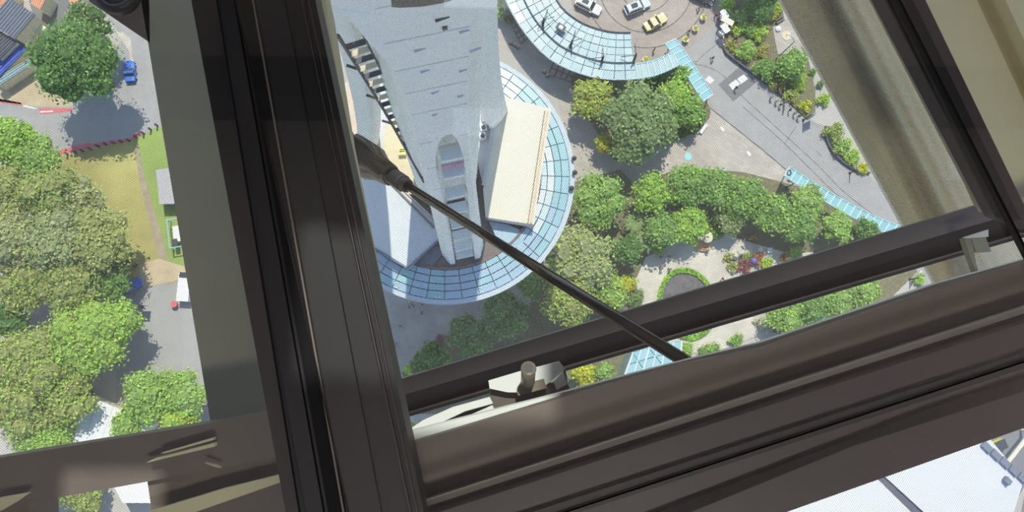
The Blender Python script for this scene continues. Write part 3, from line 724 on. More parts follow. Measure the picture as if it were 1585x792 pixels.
for i, (x, y) in enumerate(((1084, 185), (1072, 198), (1056, 206), (1038, 211))):
    shrub(x, y, 11, 1.5, 'dark', ['low clipped bush nearest the white bench', 'low clipped bush, second from the white bench', 'low clipped bush, third from the white bench', 'low clipped bush at the shady end of the island edging'][i], accent='rust', acc=.1)
# garden hedge trees
tree(925, 312, 46, 11, 'light', 'light green tree beside the glass ring edge', accent='green', acc=.3)
tree(1008, 300, 34, 9, 'lime', 'lime tree at the pointed end of the curved tree belt', accent='dark', acc=.3)
tree(1062, 288, 34, 9, 'green', 'green tree behind the light blue disc in the curved tree belt', accent='lime', acc=.35)
tree(1105, 292, 36, 9, 'green', 'green tree below the light blue plate in the curved tree belt', accent='light', acc=.3)
tree(1150, 306, 38, 9, 'green', 'broad green tree halfway along the curved tree belt', accent='lime', acc=.25)
tree(1198, 332, 36, 9, 'green', 'green tree above the red flower bed in the curved tree belt', accent='lime', acc=.3)
tree(1236, 350, 30, 8, 'green', 'green tree near the dark transom end of the tree belt', accent='dark', acc=.3)
tree(1248, 316, 30, 7, 'light', 'light green tree beside the end of the long teal walkway', accent='rust', acc=.08)
tree(1292, 352, 26, 7, 'light', 'light green tree midway along the long teal walkway', accent='lime', acc=.3)
tree(1336, 356, 20, 6, 'dark', 'small dark green tree at the far end of the long teal walkway', accent='green', acc=.4)
tree(1064, 348, 34, 7, 'lime', 'bright lime tree shading the orange bench', accent='green', acc=.3)
tree(1022, 355, 28, 8, 'green', 'green tree between the tree ferns and the bright lime tree', accent='light', acc=.3)
tree(1128, 340, 26, 6, 'grey', 'grey green tree above the paved garden path', accent='green', acc=.4)
tree(1110, 358, 14, 3, 'green', 'small round green tree on the lawn patch by the path')
tree(898, 402, 56, 12, 'grey', 'large olive grey tree under the steel rod', accent='lime', acc=.3)
tree(880, 462, 46, 11, 'olive', 'olive tree under the steel rod above the dark transom', accent='lime', acc=.3)
tree(940, 452, 32, 8, 'light', 'light green tree between rod and oval hedge', accent='yellow', acc=.2)
tree(968, 440, 16, 4, 'yellow', 'yellow green bushy tree at the edge of the oval hedge path', accent='lime', acc=.4)
tree(968, 388, 24, 8, 'dark', 'dark green tree among the tree ferns', accent='green', acc=.4)
tree(780, 486, 40, 9, 'blue', 'shaded blue green tree under the ring, beside the sunlit olive tree', accent='dark', acc=.3)
tree(726, 520, 36, 8, 'blue', 'shaded blue green tree in the middle of the tower shadow', accent='dark', acc=.3)
tree(668, 556, 28, 7, 'dark', 'shaded dark tree beside the pale sunlit wedge of paving', accent='blue', acc=.3)
tree(632, 572, 7, 6, 'lime', 'slim lime tree catching sun at the edge of the shadow')
tree(820, 440, 24, 8, 'green', 'shaded green tree at the ring edge beneath the rod', accent='blue', acc=.3)
tree(905, 580, 22, 6, 'yellow', 'yellow green tree in the slot beside the steel clamp', accent='lime', acc=.4)
tree(936, 576, 16, 6, 'light', 'light green tree in the slot beside the glasshouse roof', accent='green', acc=.4)
tree(640, 668, 16, 6, 'lime', 'lime tree glimpsed past the pale curved arm')
tree(1215, 488, 30, 7, 'light', 'light green tree in the slot beside the purple flowers', accent='lime', acc=.4)
tree(1252, 478, 26, 7, 'green', 'green tree in the slot between two lighter trees', accent='dark', acc=.3)
tree(1294, 468, 28, 7, 'light', 'light green tree in the middle of the slot between the dark beams', accent='green', acc=.3)
tree(1336, 452, 26, 7, 'light', 'light green tree at the paved end of the slot', accent='lime', acc=.3)
for (x, y, r, h, lab) in ((985, 346, 22, 4, 'spiky grey green tree fern between two leafy trees'), (1002, 372, 22, 4, 'spiky tree fern beside the path and bright lime tree'), (960, 384, 20, 3.5, 'spiky tree fern beside the olive grey tree'), (1052, 268, 18, 7, 'spiky tree fern poking out of the curved tree belt')):
    fern(x, y, r, h, 'blue', lab)
fern(683, 525, 11, 3, 'red', 'pinkish spiky plant in the tower shadow')
fern(793, 515, 8, 3, 'grey', 'pale spiky plant in the tower shadow near the olive tree')
for (x, y, r, h, k, a, lab) in ((985, 462, 14, 1.6, 'blue', 'green', 'blue green shrub beside the oval hedge path'), (1020, 380, 14, 1, 'lime', 'green', 'low lime shrub at the path edge below the bright lime tree'),
    (1128, 398, 8, 1, 'gold', 'flower', 'pale mixed flower clump at the tip of the path'), (1136, 412, 10, 1, 'olive', 'flower', 'olive flower clump beside the red bed'), (1152, 412, 14, 1, 'red', 'rust', 'maroon flower bed clump beside the dark transom'),
    (1156, 398, 9, .9, 'green', 'lime', 'green groundcover clump above the maroon flowers'), (1172, 400, 11, 1, 'rust', 'red', 'orange red flower clump beside the blue sphere'), (1186, 408, 11, 1.2, 'lime', 'yellow', 'bright lime shrub beside the orange red flowers'),
    (1166, 368, 7, 1, 'rust', 'yellow', 'orange flower clump under the tree belt'), (1216, 398, 8, 1.2, 'rust', 'lime', 'orange tinged shrub next to the dark transom'),
    (1232, 392, 12, 1.5, 'lime', 'green', 'lime shrub next to the dark transom'), (1174, 498, 8, 1, 'flower', 'yellow', 'pale flower clump in the slot by the path'), (1186, 505, 9, 1, 'flower', 'blue', 'white and blue flower clump in the slot'),
    (1206, 508, 10, 1, 'red', 'green', 'purple flower clump in the slot'), (1140, 528, 12, 1.4, 'green', 'lime', 'green shrub in the slot at the path bend'), (1060, 546, 16, 1.2, 'lime', 'green', 'lime shrub in the slot below the rod end'), (1100, 545, 16, 1.2, 'green', 'lime', 'green shrub in the slot below the oval hedge'),
    (1424, 432, 10, 1.0, 'lime', 'green', 'lime groundcover at the paved corner in the slot'),
    # garden strip
    (1128, 8, 13, 1.8, 'lime', 'light', 'lime shrub at the top of the garden strip'), (1146, 26, 14, 1.6, 'light', 'flower', 'pale flecked shrub in the garden strip'), (1140, 48, 12, 1.4, 'lime', 'rust', 'lime shrub with rusty tips by the curved wall'),
    (1160, 44, 15, 2, 'green', 'lime', 'mid green shrub in the middle of the garden strip'), (1176, 52, 15, 2.2, 'lime', 'yellow', 'bright lime shrub beside the green lamp post'), (1132, 70, 10, 1, 'gold', 'rust', 'golden groundcover inside the curved wall'),
    (1156, 78, 17, 2.4, 'light', 'lime', 'light green shrub with open leaves near the garden wall'), (1180, 80, 12, 1.6, 'gold', 'rust', 'rusty gold shrub below the lamp post'), (1183, 108, 18, 2.6, 'green', 'light', 'green shrub behind the garden wall'),
    (1206, 128, 15, 1.5, 'olive', 'rust', 'olive and rust shrub below the round tree'), (1238, 128, 14, 1.6, 'lime', 'yellow', 'lime shrub beside the beige beam'), (1226, 148, 13, 1.2, 'olive', 'lime', 'olive shrub at the narrow end of the garden strip'),
    (1246, 164, 11, 1.3, 'yellow', 'lime', 'yellow green shrub beside the blue banner'), (1196, 22, 11, 2, 'yellow', 'gold', 'yellow flowering shrub above the alcove'), (1206, 10, 10, 2, 'lime', 'yellow', 'lime shrub at the beige beam top'),
    (1276, 154, 11, 1.2, 'lime', 'yellow', 'lone lime shrub on the paving beside the beige beam'), (1270, 130, 6, 1, 'dark', 'green', 'small dark shrub beside the beige beam'), (1258, 112, 6, 1, 'dark', 'lime', 'small mixed shrub beside the round tree and beam'),
    (1292, 206, 17, 1.8, 'olive', 'green', 'olive shrub at the round end of the curved planter'), (1306, 226, 15, 1.6, 'light', 'lime', 'light green shrub in the middle of the curved planter'), (1320, 244, 14, 1.3, 'lime', 'gold', 'lime shrub with golden tips in the curved planter'), (1336, 260, 10, 1.1, 'yellow', 'lime', 'yellow green shrub at the thin end of the curved planter'),
    (772, 16, 14, 3, 'light', 'flower', 'pale blossoming bush between tower leg and canopy'), (774, -6, 14, 3, 'lime', 'flower', 'lime and white bush at the tower leg top'), (790, 30, 9, 2, 'dark', 'grey', 'dark bush beside the open pergola')):
    shrub(x, y, r, h, k, lab, accent=a, acc=.28)
tree(1225, 102, 27, 5, 'green', 'round green tree below the paved alcove', accent='lime', acc=.3)
tree(1178, 8, 28, 4.5, 'dark', 'dark shaded tree at the top of the garden strip', accent='dark', acc=.3)
tree(1182, -118, 60, 20, 'dark', 'tall dark tree beyond the garden strip casting shade')
# ------------------------------------------------------------------ trees: left park
tree(120, 98, 68, 20, 'dark', 'big dark green tree alone between dirt yard and lane', accent='green', acc=.4, flat=1.05)
tree(140, 44, 40, 12, 'conif', 'feathery conifer behind the big dark green tree', accent='grey', acc=.3)
tree(28, 222, 40, 12, 'lime', 'lime green tree at the lane edge', accent='green', acc=.3)
tree(66, 250, 40, 12, 'light', 'light green tree beside the red road paint', accent='green', acc=.3)
tree(20, 300, 48, 14, 'olive', 'olive tree at the photo edge below the lime tree', accent='grey', acc=.3)
tree(84, 304, 50, 14, 'olive', 'olive tree above the grey olive trees', accent='green', acc=.3)
tree(132, 312, 38, 12, 'grey', 'grey olive tree at the parched lawn edge', accent='olive', acc=.4)
tree(24, 378, 52, 15, 'grey', 'grey olive tree in the thick of the park edge', accent='olive', acc=.4)
tree(92, 372, 54, 15, 'grey', 'grey olive tree at the heart of the park grove', accent='green', acc=.3)
tree(158, 372, 52, 14, 'olive', 'olive tree bulging over the parched lawn', accent='grey', acc=.4)
tree(190, 405, 26, 9, 'dark', 'dark tree on the lawn side of the grove', accent='olive', acc=.4)
tree(44, 440, 44, 12, 'olive', 'olive tree above the dark gap in the grove', accent='lime', acc=.3)
tree(110, 440, 48, 13, 'olive', 'olive tree between grove and car park', accent='green', acc=.3)
tree(170, 440, 32, 10, 'green', 'green tree overhanging the parked blue car', accent='dark', acc=.4)
tree(16, 492, 32, 9, 'dark', 'dark green tree in the gap of the grove', accent='green', acc=.3)
tree(140, 520, 64, 14, 'lime', 'large lime tree beside the car park', accent='olive', acc=.4, leaf=.38)
tree(186, 500, 40, 12, 'lime', 'lime tree throwing a dark shadow on the car park', accent='green', acc=.3)
tree(70, 560, 56, 13, 'olive', 'olive lime tree below the large lime tree', accent='lime', acc=.4, leaf=.38)
tree(14, 560, 46, 12, 'olive', 'olive tree at the photo edge below the gap', accent='lime', acc=.4)
tree(36, 630, 52, 11, 'olive', 'olive tree above the dark lower transom', accent='light', acc=.4)
tree(112, 612, 44, 11, 'olive', 'olive tree shading the white roof', accent='lime', acc=.4)
tree(70, 680, 44, 9, 'light', 'bright green tree at the lower transom edge', accent='lime', acc=.4)
tree(232, 612, 44, 10, 'light', 'light green tree at the car park bottom', accent='lime', acc=.4)
tree(286, 610, 38, 9, 'light', 'light green tree beside the beige beam foot', accent='lime', acc=.4)
tree(280, 650, 30, 8, 'lime', 'lime yellow tree touching the lower transom and beam', accent='yellow', acc=.4)
tree(200, 655, 26, 7, 'light', 'small light green tree beside the white roof', accent='lime', acc=.4)
tree(75, 770, 30, 8, 'light', 'light green tree seen through the low slot', accent='olive', acc=.4)
tree(135, 765, 30, 7, 'olive', 'olive tree in the low slot beside the white roof', accent='light', acc=.4)
# ------------------------------------------------------------------ left buildings
def house(name, lab, pts, z, m, mw, ridge=True, n=9, corr=True):
    t = thing(name, lab, 'building', P(pts[0][0], pts[0][1], 0)); b0 = t.location
    L0 = lambda v: v-Vector((b0.x, b0.y, 0))
    q = [L0(p) for p in px_poly(pts, z)]
    c = sum(q, Vector((0, 0, 0)))/len(q)
    MB().prism([c+(p-c)*.94 for p in q], 0, z-.3).build('wall', mw, t)
    rf_ = MB().prism(q, z-.3, z).build('roof', m, t)
    if corr and len(q) == 4:
        for k in range(n):
            u0 = (k+.12)/n; u1 = (k+.5)/n
            MB().prism([q[0].lerp(q[1], u0), q[0].lerp(q[1], u1), q[3].lerp(q[2], u1), q[3].lerp(q[2], u0)], z, z+.12).build('roof_sheet', m, rf_)
    return t
house('shed_building', 'slate grey corrugated roof at the photo corner', [(14, -4), (54, 22), (22, 60), (-18, 34)], 6, M_slate, M_cream, n=10)
house('shed_building', 'charcoal lower roof beside the blue striped roof', [(-2, 46), (26, 64), (-2, 92), (-30, 70)], 5, M_slate2, M_cream, n=8)
house('shed_building', 'blue and white striped roof beside the dirt yard', [(29, 67), (41, 76), (-6, 122), (-18, 108)], 3.5, M_blue, M_cream, n=4)
house('shed_building', 'long grey green lean-to roof along the dirt yard', [(46, 90), (53, 96), (-4, 134), (-12, 124)], 3, mat('grey green roofing', S(150, 170, 172), .7, .08), M_cream, n=3)
for i, (q, lab) in enumerate((([(-8, -10), (20, -14), (2, 12), (-14, 18)], 'orange terracotta roof corner above the slate roof'), ([(50, -8), (74, -8), (62, 15), (48, 6)], 'orange terracotta roof beside the dark street'), ([(103, -8), (128, -10), (124, 0), (110, 8)], 'pale orange roof patch beyond the conifer'))):
    house('tiled_house', lab, q, 4, M_terra, M_cream, n=6)
house('porch', 'small cream porch between slate roof and conifer', [(58, 34), (72, 42), (62, 52), (50, 46)], 2.6, M_cream, M_cream, corr=False)
house('white_building', 'white flat roofed building under leaf shade', [(130, 610), (240, 655), (215, 690), (110, 690)], 4, M_white, M_cream, n=6)
house('white_building', 'white flat roof seen through the low slot', [(176, 752), (230, 740), (240, 778), (190, 778)], 4, M_white, M_cream, n=4)
# kiosk
t = house('park_kiosk', 'grey roofed kiosk on the green lawn', [(241, 263), (266, 259), (275, 315), (247, 316)], 3, mat('pale corrugated roof', S(176, 172, 172), .7, .05), M_slate, n=10)
t = thing('market_stall', 'teal framed open stall with white top below the kiosk', 'stall', P(258, 340, 0)); b0 = t.location
q = [P(x, y, 2.4)-b0 for x, y in ((258, 341), (280, 336), (286, 380), (263, 384))]
for i in range(4):
    a, b_ = q[i], q[(i+1) % 4]
    MB().tube([a, b_], .1, 5).build('rail', M_teal, t); MB().tube([Vector((a.x, a.y, 0)), a], .08, 5).build('post', M_teal, t)
c = sum(q, Vector((0, 0, 0)))/4
MB().prism([c+(p-c)*.55 for p in q], 0, 1.6).build('counter', M_white, t)
MB().prism([c+Vector((-.2, -1.6, 0))+(p-c)*.3 for p in q], 1.6, 1.9).build('stock_box', M_darksteel, t)
t = thing('delivery_van', 'white and pale blue van beside the beige beam on the car park', 'van', P(290, 445, 0), 1.5)
MB().box((0, 0, 1.2), (4.6, 1.9, 1.8)).build('body', M_white, t); MB().box((1.9, 0, 1.75), (.9, 1.7, .75)).build('windscreen', M_carglass, t)
for sx in (-1.4, 1.4):
    for sy in (-.9, .9): MB().tube([(sx, sy-.1, .35), (sx, sy+.1, .35)], .35, 12).build('wheel', M_tyre, t)
t = thing('litter_bin', 'small red bin on the grey car park', 'bin', P(272, 471, 0), .3)
MB().lathe([(.42, 0), (.5, 1.0), (.5, 1.05), (.36, 1.05), (.34, .2)], n=14).build('bin_body', M_red, t); MB().lathe([(.52, .95), (.55, 1.0), (.52, 1.08)], n=14).build('bin_rim', M_red, t)
def lamp(x, y, h, lab, mm=M_darksteel, name='lamp_post', cat='lamp', arm=.9, az=0.0, banner=None):
    t = thing(name, lab, cat, P(x, y, 0), az)
    MB().tube([(0, 0, 0), (0, 0, h)], [.11, .07], 8).build('pole', mm, t); MB().lathe([(.22, 0), (.22, .2), (.12, .3)], n=10).build('base', mm, t)
    if arm: MB().tube([(0, 0, h), (arm*.5, 0, h+.15), (arm, 0, h)], .06, 6).build('arm', mm, t); MB().box((arm, 0, h-.08), (.6, .3, .14)).build('lamp_head', M_pale, t)
    if banner: MB().box((.75, 0, h*.62), (1.3, .06, h*.62)).build('banner', banner, t)
    return t
lamp(221, 474, 5, 'slim dark sign post at the shady corner of the car park', arm=0, banner=M_darksteel, name='sign_post', cat='sign')
lamp(1200, 92, 9.5, 'tall green lamp post in the garden strip', mat('green post paint', S(92, 130, 104), .5, .05), arm=1.4, az=2.2)
M_ban = mat('pale blue and white banner', S(176, 192, 222), .6, .3, 2)
lamp(1243, 186, 4.2, 'dark post with a pale blue banner at the garden strip tip', arm=0, banner=M_ban, name='banner_post', cat='banner', az=.45)
lamp(1315, 268, 3.2, 'small post with a round top at the curved planter wall', arm=.0, az=0)
lamp(1217, 290, 3.5, 'dark post at the end of the long teal walkway', arm=1.0, az=2.6)
lamp(1132, 66, 3.0, 'thin black bare post in the golden groundcover', arm=0)
lamp(1408, 432, 3.2, 'dark bent post on the paving in the slot', arm=1.0, az=1.2)
# ------------------------------------------------------------------ street furniture
t = thing('bench', 'white slab bench on the plaza beside the island', 'bench', P(1088, 200, 0), .95)
MB().box((0, 0, .42), (1.9, .55, .1)).build('seat', M_white, t)
for s in (-.7, .7): MB().box((s, 0, .2), (.15, .45, .38)).build('leg', M_ringedge, t)
t = thing('bench', 'orange timber bench beside the oval hedge path', 'bench', P(1087, 382, .14), -.12)
for k in range(5): MB().box((0, -.6+.3*k, .5), (2.3, .24, .08)).build('slat', mat('orange timber', S(222, 160, 110), .7, .1, 2), t)
for s in (-.9, .9): MB().box((s, 0, .24), (.12, 1.3, .44)).build('leg', M_brown, t)
t = thing('parasol', 'cream parasol behind the orange bench', 'parasol', P(1090, 369, .14))
MB().tube([(0, 0, 0), (0, 0, 2.4)], .05, 6).build('pole', M_alu, t); MB().lathe([(1.0, 2.1), (.98, 2.16), (.05, 2.6), (.01, 2.6)], n=8).build('canopy', M_cream, t); MB().lathe([(.3, 0), (.3, .08)], n=10).build('base', M_darksteel, t)
t = thing('low_wall', 'long low grey stone wall at the garden path edge', 'seat', P(1134, 399, .14), -.42)  # low stone wall edging the path, not a seat
MB().box((0, 0, .25), (2.4, .5, .5)).build('wall_block', M_slate, t); MB().box((0, 0, .53), (2.5, .6, .06)).build('coping', M_slate2, t)
t = thing('glass_sphere', 'glossy violet blue glass sphere among orange red flowers', 'sculpture', P(1167, 403, 1.0))
MB().lathe([(.02, -.55), (.3, -.46), (.5, -.2), (.55, 0), (.5, .2), (.3, .46), (.02, .55)], n=16).build('ball', mat('violet glass', S(120, 110, 180), .1, .05), t, smooth=True); MB().lathe([(.2, -1), (.12, -.5)], n=8).build('stand', M_darksteel, t)
for i, (x, y) in enumerate(((1190, 388), (1176, 386))):
    t = thing('garden_chair', ['white garden chair in the tree shade by the path', 'second white garden chair in the tree shade'][i], 'chair', P(x, y, .14), i*1.1)
    MB().box((0, 0, .45), (.8, .8, .06)).build('seat', M_white, t); MB().box((0, .4, .75), (.8, .06, .6)).build('backrest', M_white, t)
    for sx in (-.35, .35):
        for sy in (-.35, .35): MB().box((sx, sy, .22), (.06, .06, .44)).build('leg', M_white, t)
for i, (x, y) in enumerate(((1087, 29), (1075, 46), (1060, 63), (1104, -4), (998, 94))):
    t = thing('planter_pot', ['cream planter, second in the row from the dark car', 'cream planter, middle of the row beside the turning circle', 'cream planter at the end of the row by the teal walkway', 'cream planter beside the dark car', 'cream planter beneath the ribbed walkway roof'][i], 'planter', P(x, y, .05))
    MB().lathe([(.36, 0), (.5, .5), (.55, .8), (.45, .82), (.42, .7), (.02, .68)], n=16).build('pot', M_cream, t)
    me, _c = leaves_mesh(.45, .5, 60, .22, [LM['yellow']], 900+i, 4); o = link('plant', me, t, (0, 0, .7)); o['kind'] = 'stuff'
# kiosk counter group by the garden wall
for i, (x, y, lx, ly, h, m, lab) in enumerate(((1115, 30, 1.0, 1.6, 2.6, M_pale, 'white topped stand at the end of the curved pink wall'), (1119, 41, 2.2, 1.0, 2.8, M_cream, 'cream topped stand beside the curved pink wall'), (1115, 53, 1.1, 1.6, 3.0, M_white, 'white topped stand on the paving beside the curved wall'))):
    t = thing('vendor_stand', lab, 'stand', P(x, y, .04), -.5 if i == 1 else .6)
    MB().box((0, 0, .45), (lx*.6, ly*.6, .9)).build('body', m, t); [MB().box((sx*lx*.4, sy*ly*.4, h/2), (.07, .07, h)).build('post', M_darksteel, t) for sx in (-1, 1) for sy in (-1, 1)]; MB().box((0, 0, h+.04), (lx, ly, .08)).build('top', m, t)
t = thing('floor_medallion', 'round pinkish medallion with a pointer in the paved alcove', 'medallion', P(1217, 55, .4))
MB().lathe([(.8, 0), (.8, .08)], n=28).build('disc', M_tan, t); MB().tube([(0, 0, .1), (0, 0, 1.1)], .04, 5).build('gnomon', M_darksteel, t)
t = thing('park_bench', 'dark brown bench at the top of the paved alcove', 'bench', P(1206, 33, .4), .6)
MB().box((0, 0, .42), (1.5, .5, .08)).build('seat', M_brown, t); MB().box((0, .28, .7), (1.5, .06, .5)).build('backrest', M_brown, t)
for s in (-.6, .6): MB().box((s, 0, .2), (.08, .45, .4)).build('leg', M_black, t)
tag(MB().lathe([(.45, .0), (.5, .3), (.2, .5), (.02, .52)], c=tuple(P(1204, 45, .4)), n=14).build('stone_ball', M_pale), 'pale round stone at the alcove edge', 'stone')
tag(MB().lathe([(.5, .0), (.55, .3), (.25, .6), (.02, .62)], c=tuple(P(1144, 45, .4)), n=14).build('boulder', M_roofs), 'pale grey boulder among the garden strip shrubs', 'boulder')
# glasshouse
t = thing('glasshouse', 'teal ribbed glasshouse roof in the slot below the rod', 'glasshouse', P(960, 600, 0)); b0 = t.location
gA = [Vector(p) for p in ((980, 545), (1005, 537), (1030, 530), (1055, 528))]; gB = [Vector(p) for p in ((945, 640), (980, 630), (1015, 622), (1050, 615))]
for i in range(3):
    for j in range(5):
        for k in range(2):
            A_ = gA[i].lerp(gA[i+1], k*.5); A2 = gA[i].lerp(gA[i+1], k*.5+.5); B_ = gB[i].lerp(gB[i+1], k*.5); B2 = gB[i].lerp(gB[i+1], k*.5+.5)
            q = [A_.lerp(B_, j/5), A2.lerp(B2, j/5), A2.lerp(B2, (j+1)/5), A_.lerp(B_, (j+1)/5)]; c = sum(q, Vector((0, 0)))/4
            zz = 7.5
            top = [P(*(c+(p-c)*.94), zz)-b0 for p in q]
            MB().hull(top, [p-Vector((0, 0, .05)) for p in top]).build('pane', random.choice((M_tealg, M_g1, M_blue)) if i == 2 and j < 3 and k else random.choice((M_tealg, M_g1)), t)
for i in range(4):
    MB().tube([P(*gA[i], 7.6)-b0, P(*gB[i], 7.6)-b0], .14, 5).build('rib', M_pale, t)
    if i < 3:
        m1 = gA[i].lerp(gA[i+1], .5); m2 = gB[i].lerp(gB[i+1], .5); MB().tube([P(*m1, 7.6)-b0, P(*m2, 7.6)-b0], .1, 5).build('rib', M_pale, t)
        MB().tube([P(*gA[i], 7.7)-b0, P(*gA[i+1].lerp(gB[i+1], .35), 7.7)-b0], .07, 5).build('brace', M_teal, t)
MB().prism([P(*p, 7.2)-b0 for p in (gA[0], gA[3], gB[3], gB[0])], 0, 7.2).build('wall', M_tealg, t)
# bottom corner building
bz = 8.0
t = thing('white_hall', 'huge white roof with a dark seam beyond the lower beam', 'building', P(1300, 790, 0)); b0 = t.location
L0 = lambda v: v-Vector((b0.x, b0.y, 0))
for q in ([(1190, 800), (1352, 735), (1520, 900), (1100, 960)], [(1362, 730), (1500, 640), (1585, 742), (1570, 790), (1540, 830), (1526, 880)], ):
    MB().prism([L0(P(x, y, bz)) for x, y in q], bz-.6, bz).build('roof', mat('lilac white roof sheet', S(204, 202, 210), .7, .04), t)
MB().prism([L0(P(x, y, bz-.4)) for x, y in [(1352, 736), (1362, 730), (1526, 880), (1510, 900)]], bz-1.0, bz-.45).build('roof_gutter', M_slate2, t)
MB().prism([L0(P(x, y, 6)) for x, y in [(1200, 800), (1500, 660), (1580, 750), (1500, 900), (1100, 950)]], 0, bz-1.0).build('wall', M_slate, t)
MB().prism([L0(P(x, y, bz)) for x, y in [(1550, 742), (1555, 736), (1562, 744), (1557, 750)]], bz, bz+1).build('roof_vent', M_slate, t)
for i in range(5):
    x = 1528+i*14; y = 690+i*12
    MB().prism([L0(P(x+a, y+b_, bz+.6)) for a, b_ in ((-2, -8), (10, 4), (4, 12), (-8, 0))], bz-.3, bz+.6).build('parapet', M_slate, t)
struct(slab('pavement_lot', [(1480, 640), (1700, 560), (1700, 900), (1560, 900), (1590, 745)], .03, .03, M_asphd), 'grey yard beside the huge white roof')
t = thing('skip_bin', 'yellow skip beside the huge white roof', 'skip', P(1541, 688, .05), .4); MB().box((0, 0, .7), (2.2, 1.5, 1.3)).build('bin', M_yellow, t); MB().box((0, 0, 1.4), (2.3, 1.6, .1)).build('rim', M_darksteel, t)
t = thing('gantry', 'cream gantry strip beside the huge white roof', 'gantry', P(1560, 690, .05), .85); MB().box((0, 0, 3), (8, .6, .4)).build('beam', M_cream, t)
for s in (-3.6, 3.6): MB().box((s, 0, 1.4), (.3, .3, 2.8)).build('leg', M_cream, t)
# ------------------------------------------------------------------ cars
def loft(secs, n):                                  # secs: x, half width at sill, half width at top, z sill, z top
    pass
def car(x, y, dx, dy, L_, paint, lab, suv=True, roofm=None, name='car', shade=True):
    a = P(x, y, .05); c = P(x+dx, y+dy, .05); az = math.atan2(c.y-a.y, c.x-a.x)
    t = thing(name, lab, 'car', a, az); hw = .93; hb = 1.0 if suv else .88; ht = 1.72 if suv else 1.45
    hl = L_/2
    prof = [(-hl, .45, .80), (-hl+.12, .38, .90), (-hl+.9, .3, hb), (-.2, .28, hb), (hl-1.35, .28, hb-.03), (hl-.5, .34, hb-.16), (hl-.1, .4, .74), (hl, .45, .66)]
    vs_ = []; fs = []
    for (px_, z0, z1) in prof:
        e = abs(px_)/hl; w = hw*(1-.16*max(0, e-.7)/.3)
        vs_ += [(px_, -w*.94, z0), (px_, -w, (z0+z1)/2), (px_, -w*.92, z1), (px_, -w*.4, z1+.04), (px_, w*.4, z1+.04), (px_, w*.92, z1), (px_, w, (z0+z1)/2), (px_, w*.94, z0)]
    n = 8
    for i in range(len(prof)-1):
        for k in range(n): fs.append((i*n+k, i*n+(k+1) % n, (i+1)*n+(k+1) % n, (i+1)*n+k))
    fs += [tuple(range(n)), tuple(range((len(prof)-1)*n, len(prof)*n))]
    MB().add(vs_, fs).build('body', paint, t, smooth=False)
    rx0 = -hl+.2 if suv else -hl+.8; rb = -hl+.4 if suv else -hl+1.25; rf = hl-2.0 if suv else hl-2.05; wf = hl-1.35
    w0, w1 = hw*.9, hw*.82
    MB().hull([Vector((rb, -w1, ht)), Vector((rf, -w1, ht)), Vector((rf, w1, ht)), Vector((rb, w1, ht))], [Vector((rx0, -w0, hb)), Vector((wf, -w0, hb)), Vector((wf, w0, hb)), Vector((rx0, w0, hb))]).build('cabin_glass', M_carglass, t)
    ro_ = MB().hull([Vector((rb+.05, -w1*.96, ht+.06)), Vector((rf-.05, -w1*.96, ht+.06)), Vector((rf-.05, w1*.96, ht+.06)), Vector((rb+.05, w1*.96, ht+.06))], [Vector((rb-.06, -w1*1.04, ht-.03)), Vector((rf+.08, -w1*1.04, ht-.03)), Vector((rf+.08, w1*1.04, ht-.03)), Vector((rb-.06, w1*1.04, ht-.03))]).build('roof', roofm or paint, t)
    for sx in (-1, 1):
        for sy in (-1, 1):
            z0 = hb; b = MB()
            p0 = Vector((wf, sy*w0, hb)) if sx > 0 else Vector((rx0, sy*w0, hb)); p1 = Vector((rf, sy*w1, ht)) if sx > 0 else Vector((rb, sy*w1, ht))
            b.tube([p0, p1], .055, 5).build('pillar', paint, t)
            wb = MB(); wb.tube([(sx*hl*.62, sy*(hw-.2), .34), (sx*hl*.62, sy*(hw+.01), .34)], .34, 14); wo = wb.build('wheel', M_tyre, t); MB().tube([(sx*hl*.62, sy*(hw-.05), .34), (sx*hl*.62, sy*(hw+.03), .34)], .2, 10).build('hubcap', M_pale, wo)
    for sy in (-1, 1):
        MB().box((wf-.25, sy*(hw+.1), hb+.08), (.16, .24, .16)).build('mirror', paint, t)
        if suv: MB().box(((rb+rf)/2, sy*w1*.86, ht+.1), (rf-rb-.3, .05, .06)).build('roof_rail', M_darksteel, ro_)
    if suv: MB().box(((rb+rf)/2+.1, 0, ht+.075), ((rf-rb)*.5, w1*1.1, .03)).build('sunroof', M_carglass, ro_)
    MB().box((-hl+.02, 0, .55), (.1, hw*1.5, .22)).build('bumper', M_darksteel, t)
    for sy in (-1, 1): MB().box((hl-.12, sy*hw*.62, .68), (.16, .34, .14)).build('headlight', M_pale, t)
    return t
car(910, 11, 40, 20, 4.7, M_carw, 'white car with a dark sunroof on the turning circle', True)
car(985, 12, 40, -17, 4.7, M_cars, 'silver white car in front of the cream taxi', True)
car(1013, 36, 35, -20, 4.2, M_cary, 'cream taxi on the turning circle', False)
car(1084, -3, 40, 17, 4.6, M_card, 'dark car at the rim of the turning circle', False)
car(203, 112, -2, -30, 3.6, M_carb, 'bright blue car parked beside the big dark tree', False)
car(204, 443, 24, -12, 4.0, M_carb, 'blue and white car half hidden in tree shade on the car park', False, roofm=M_white)
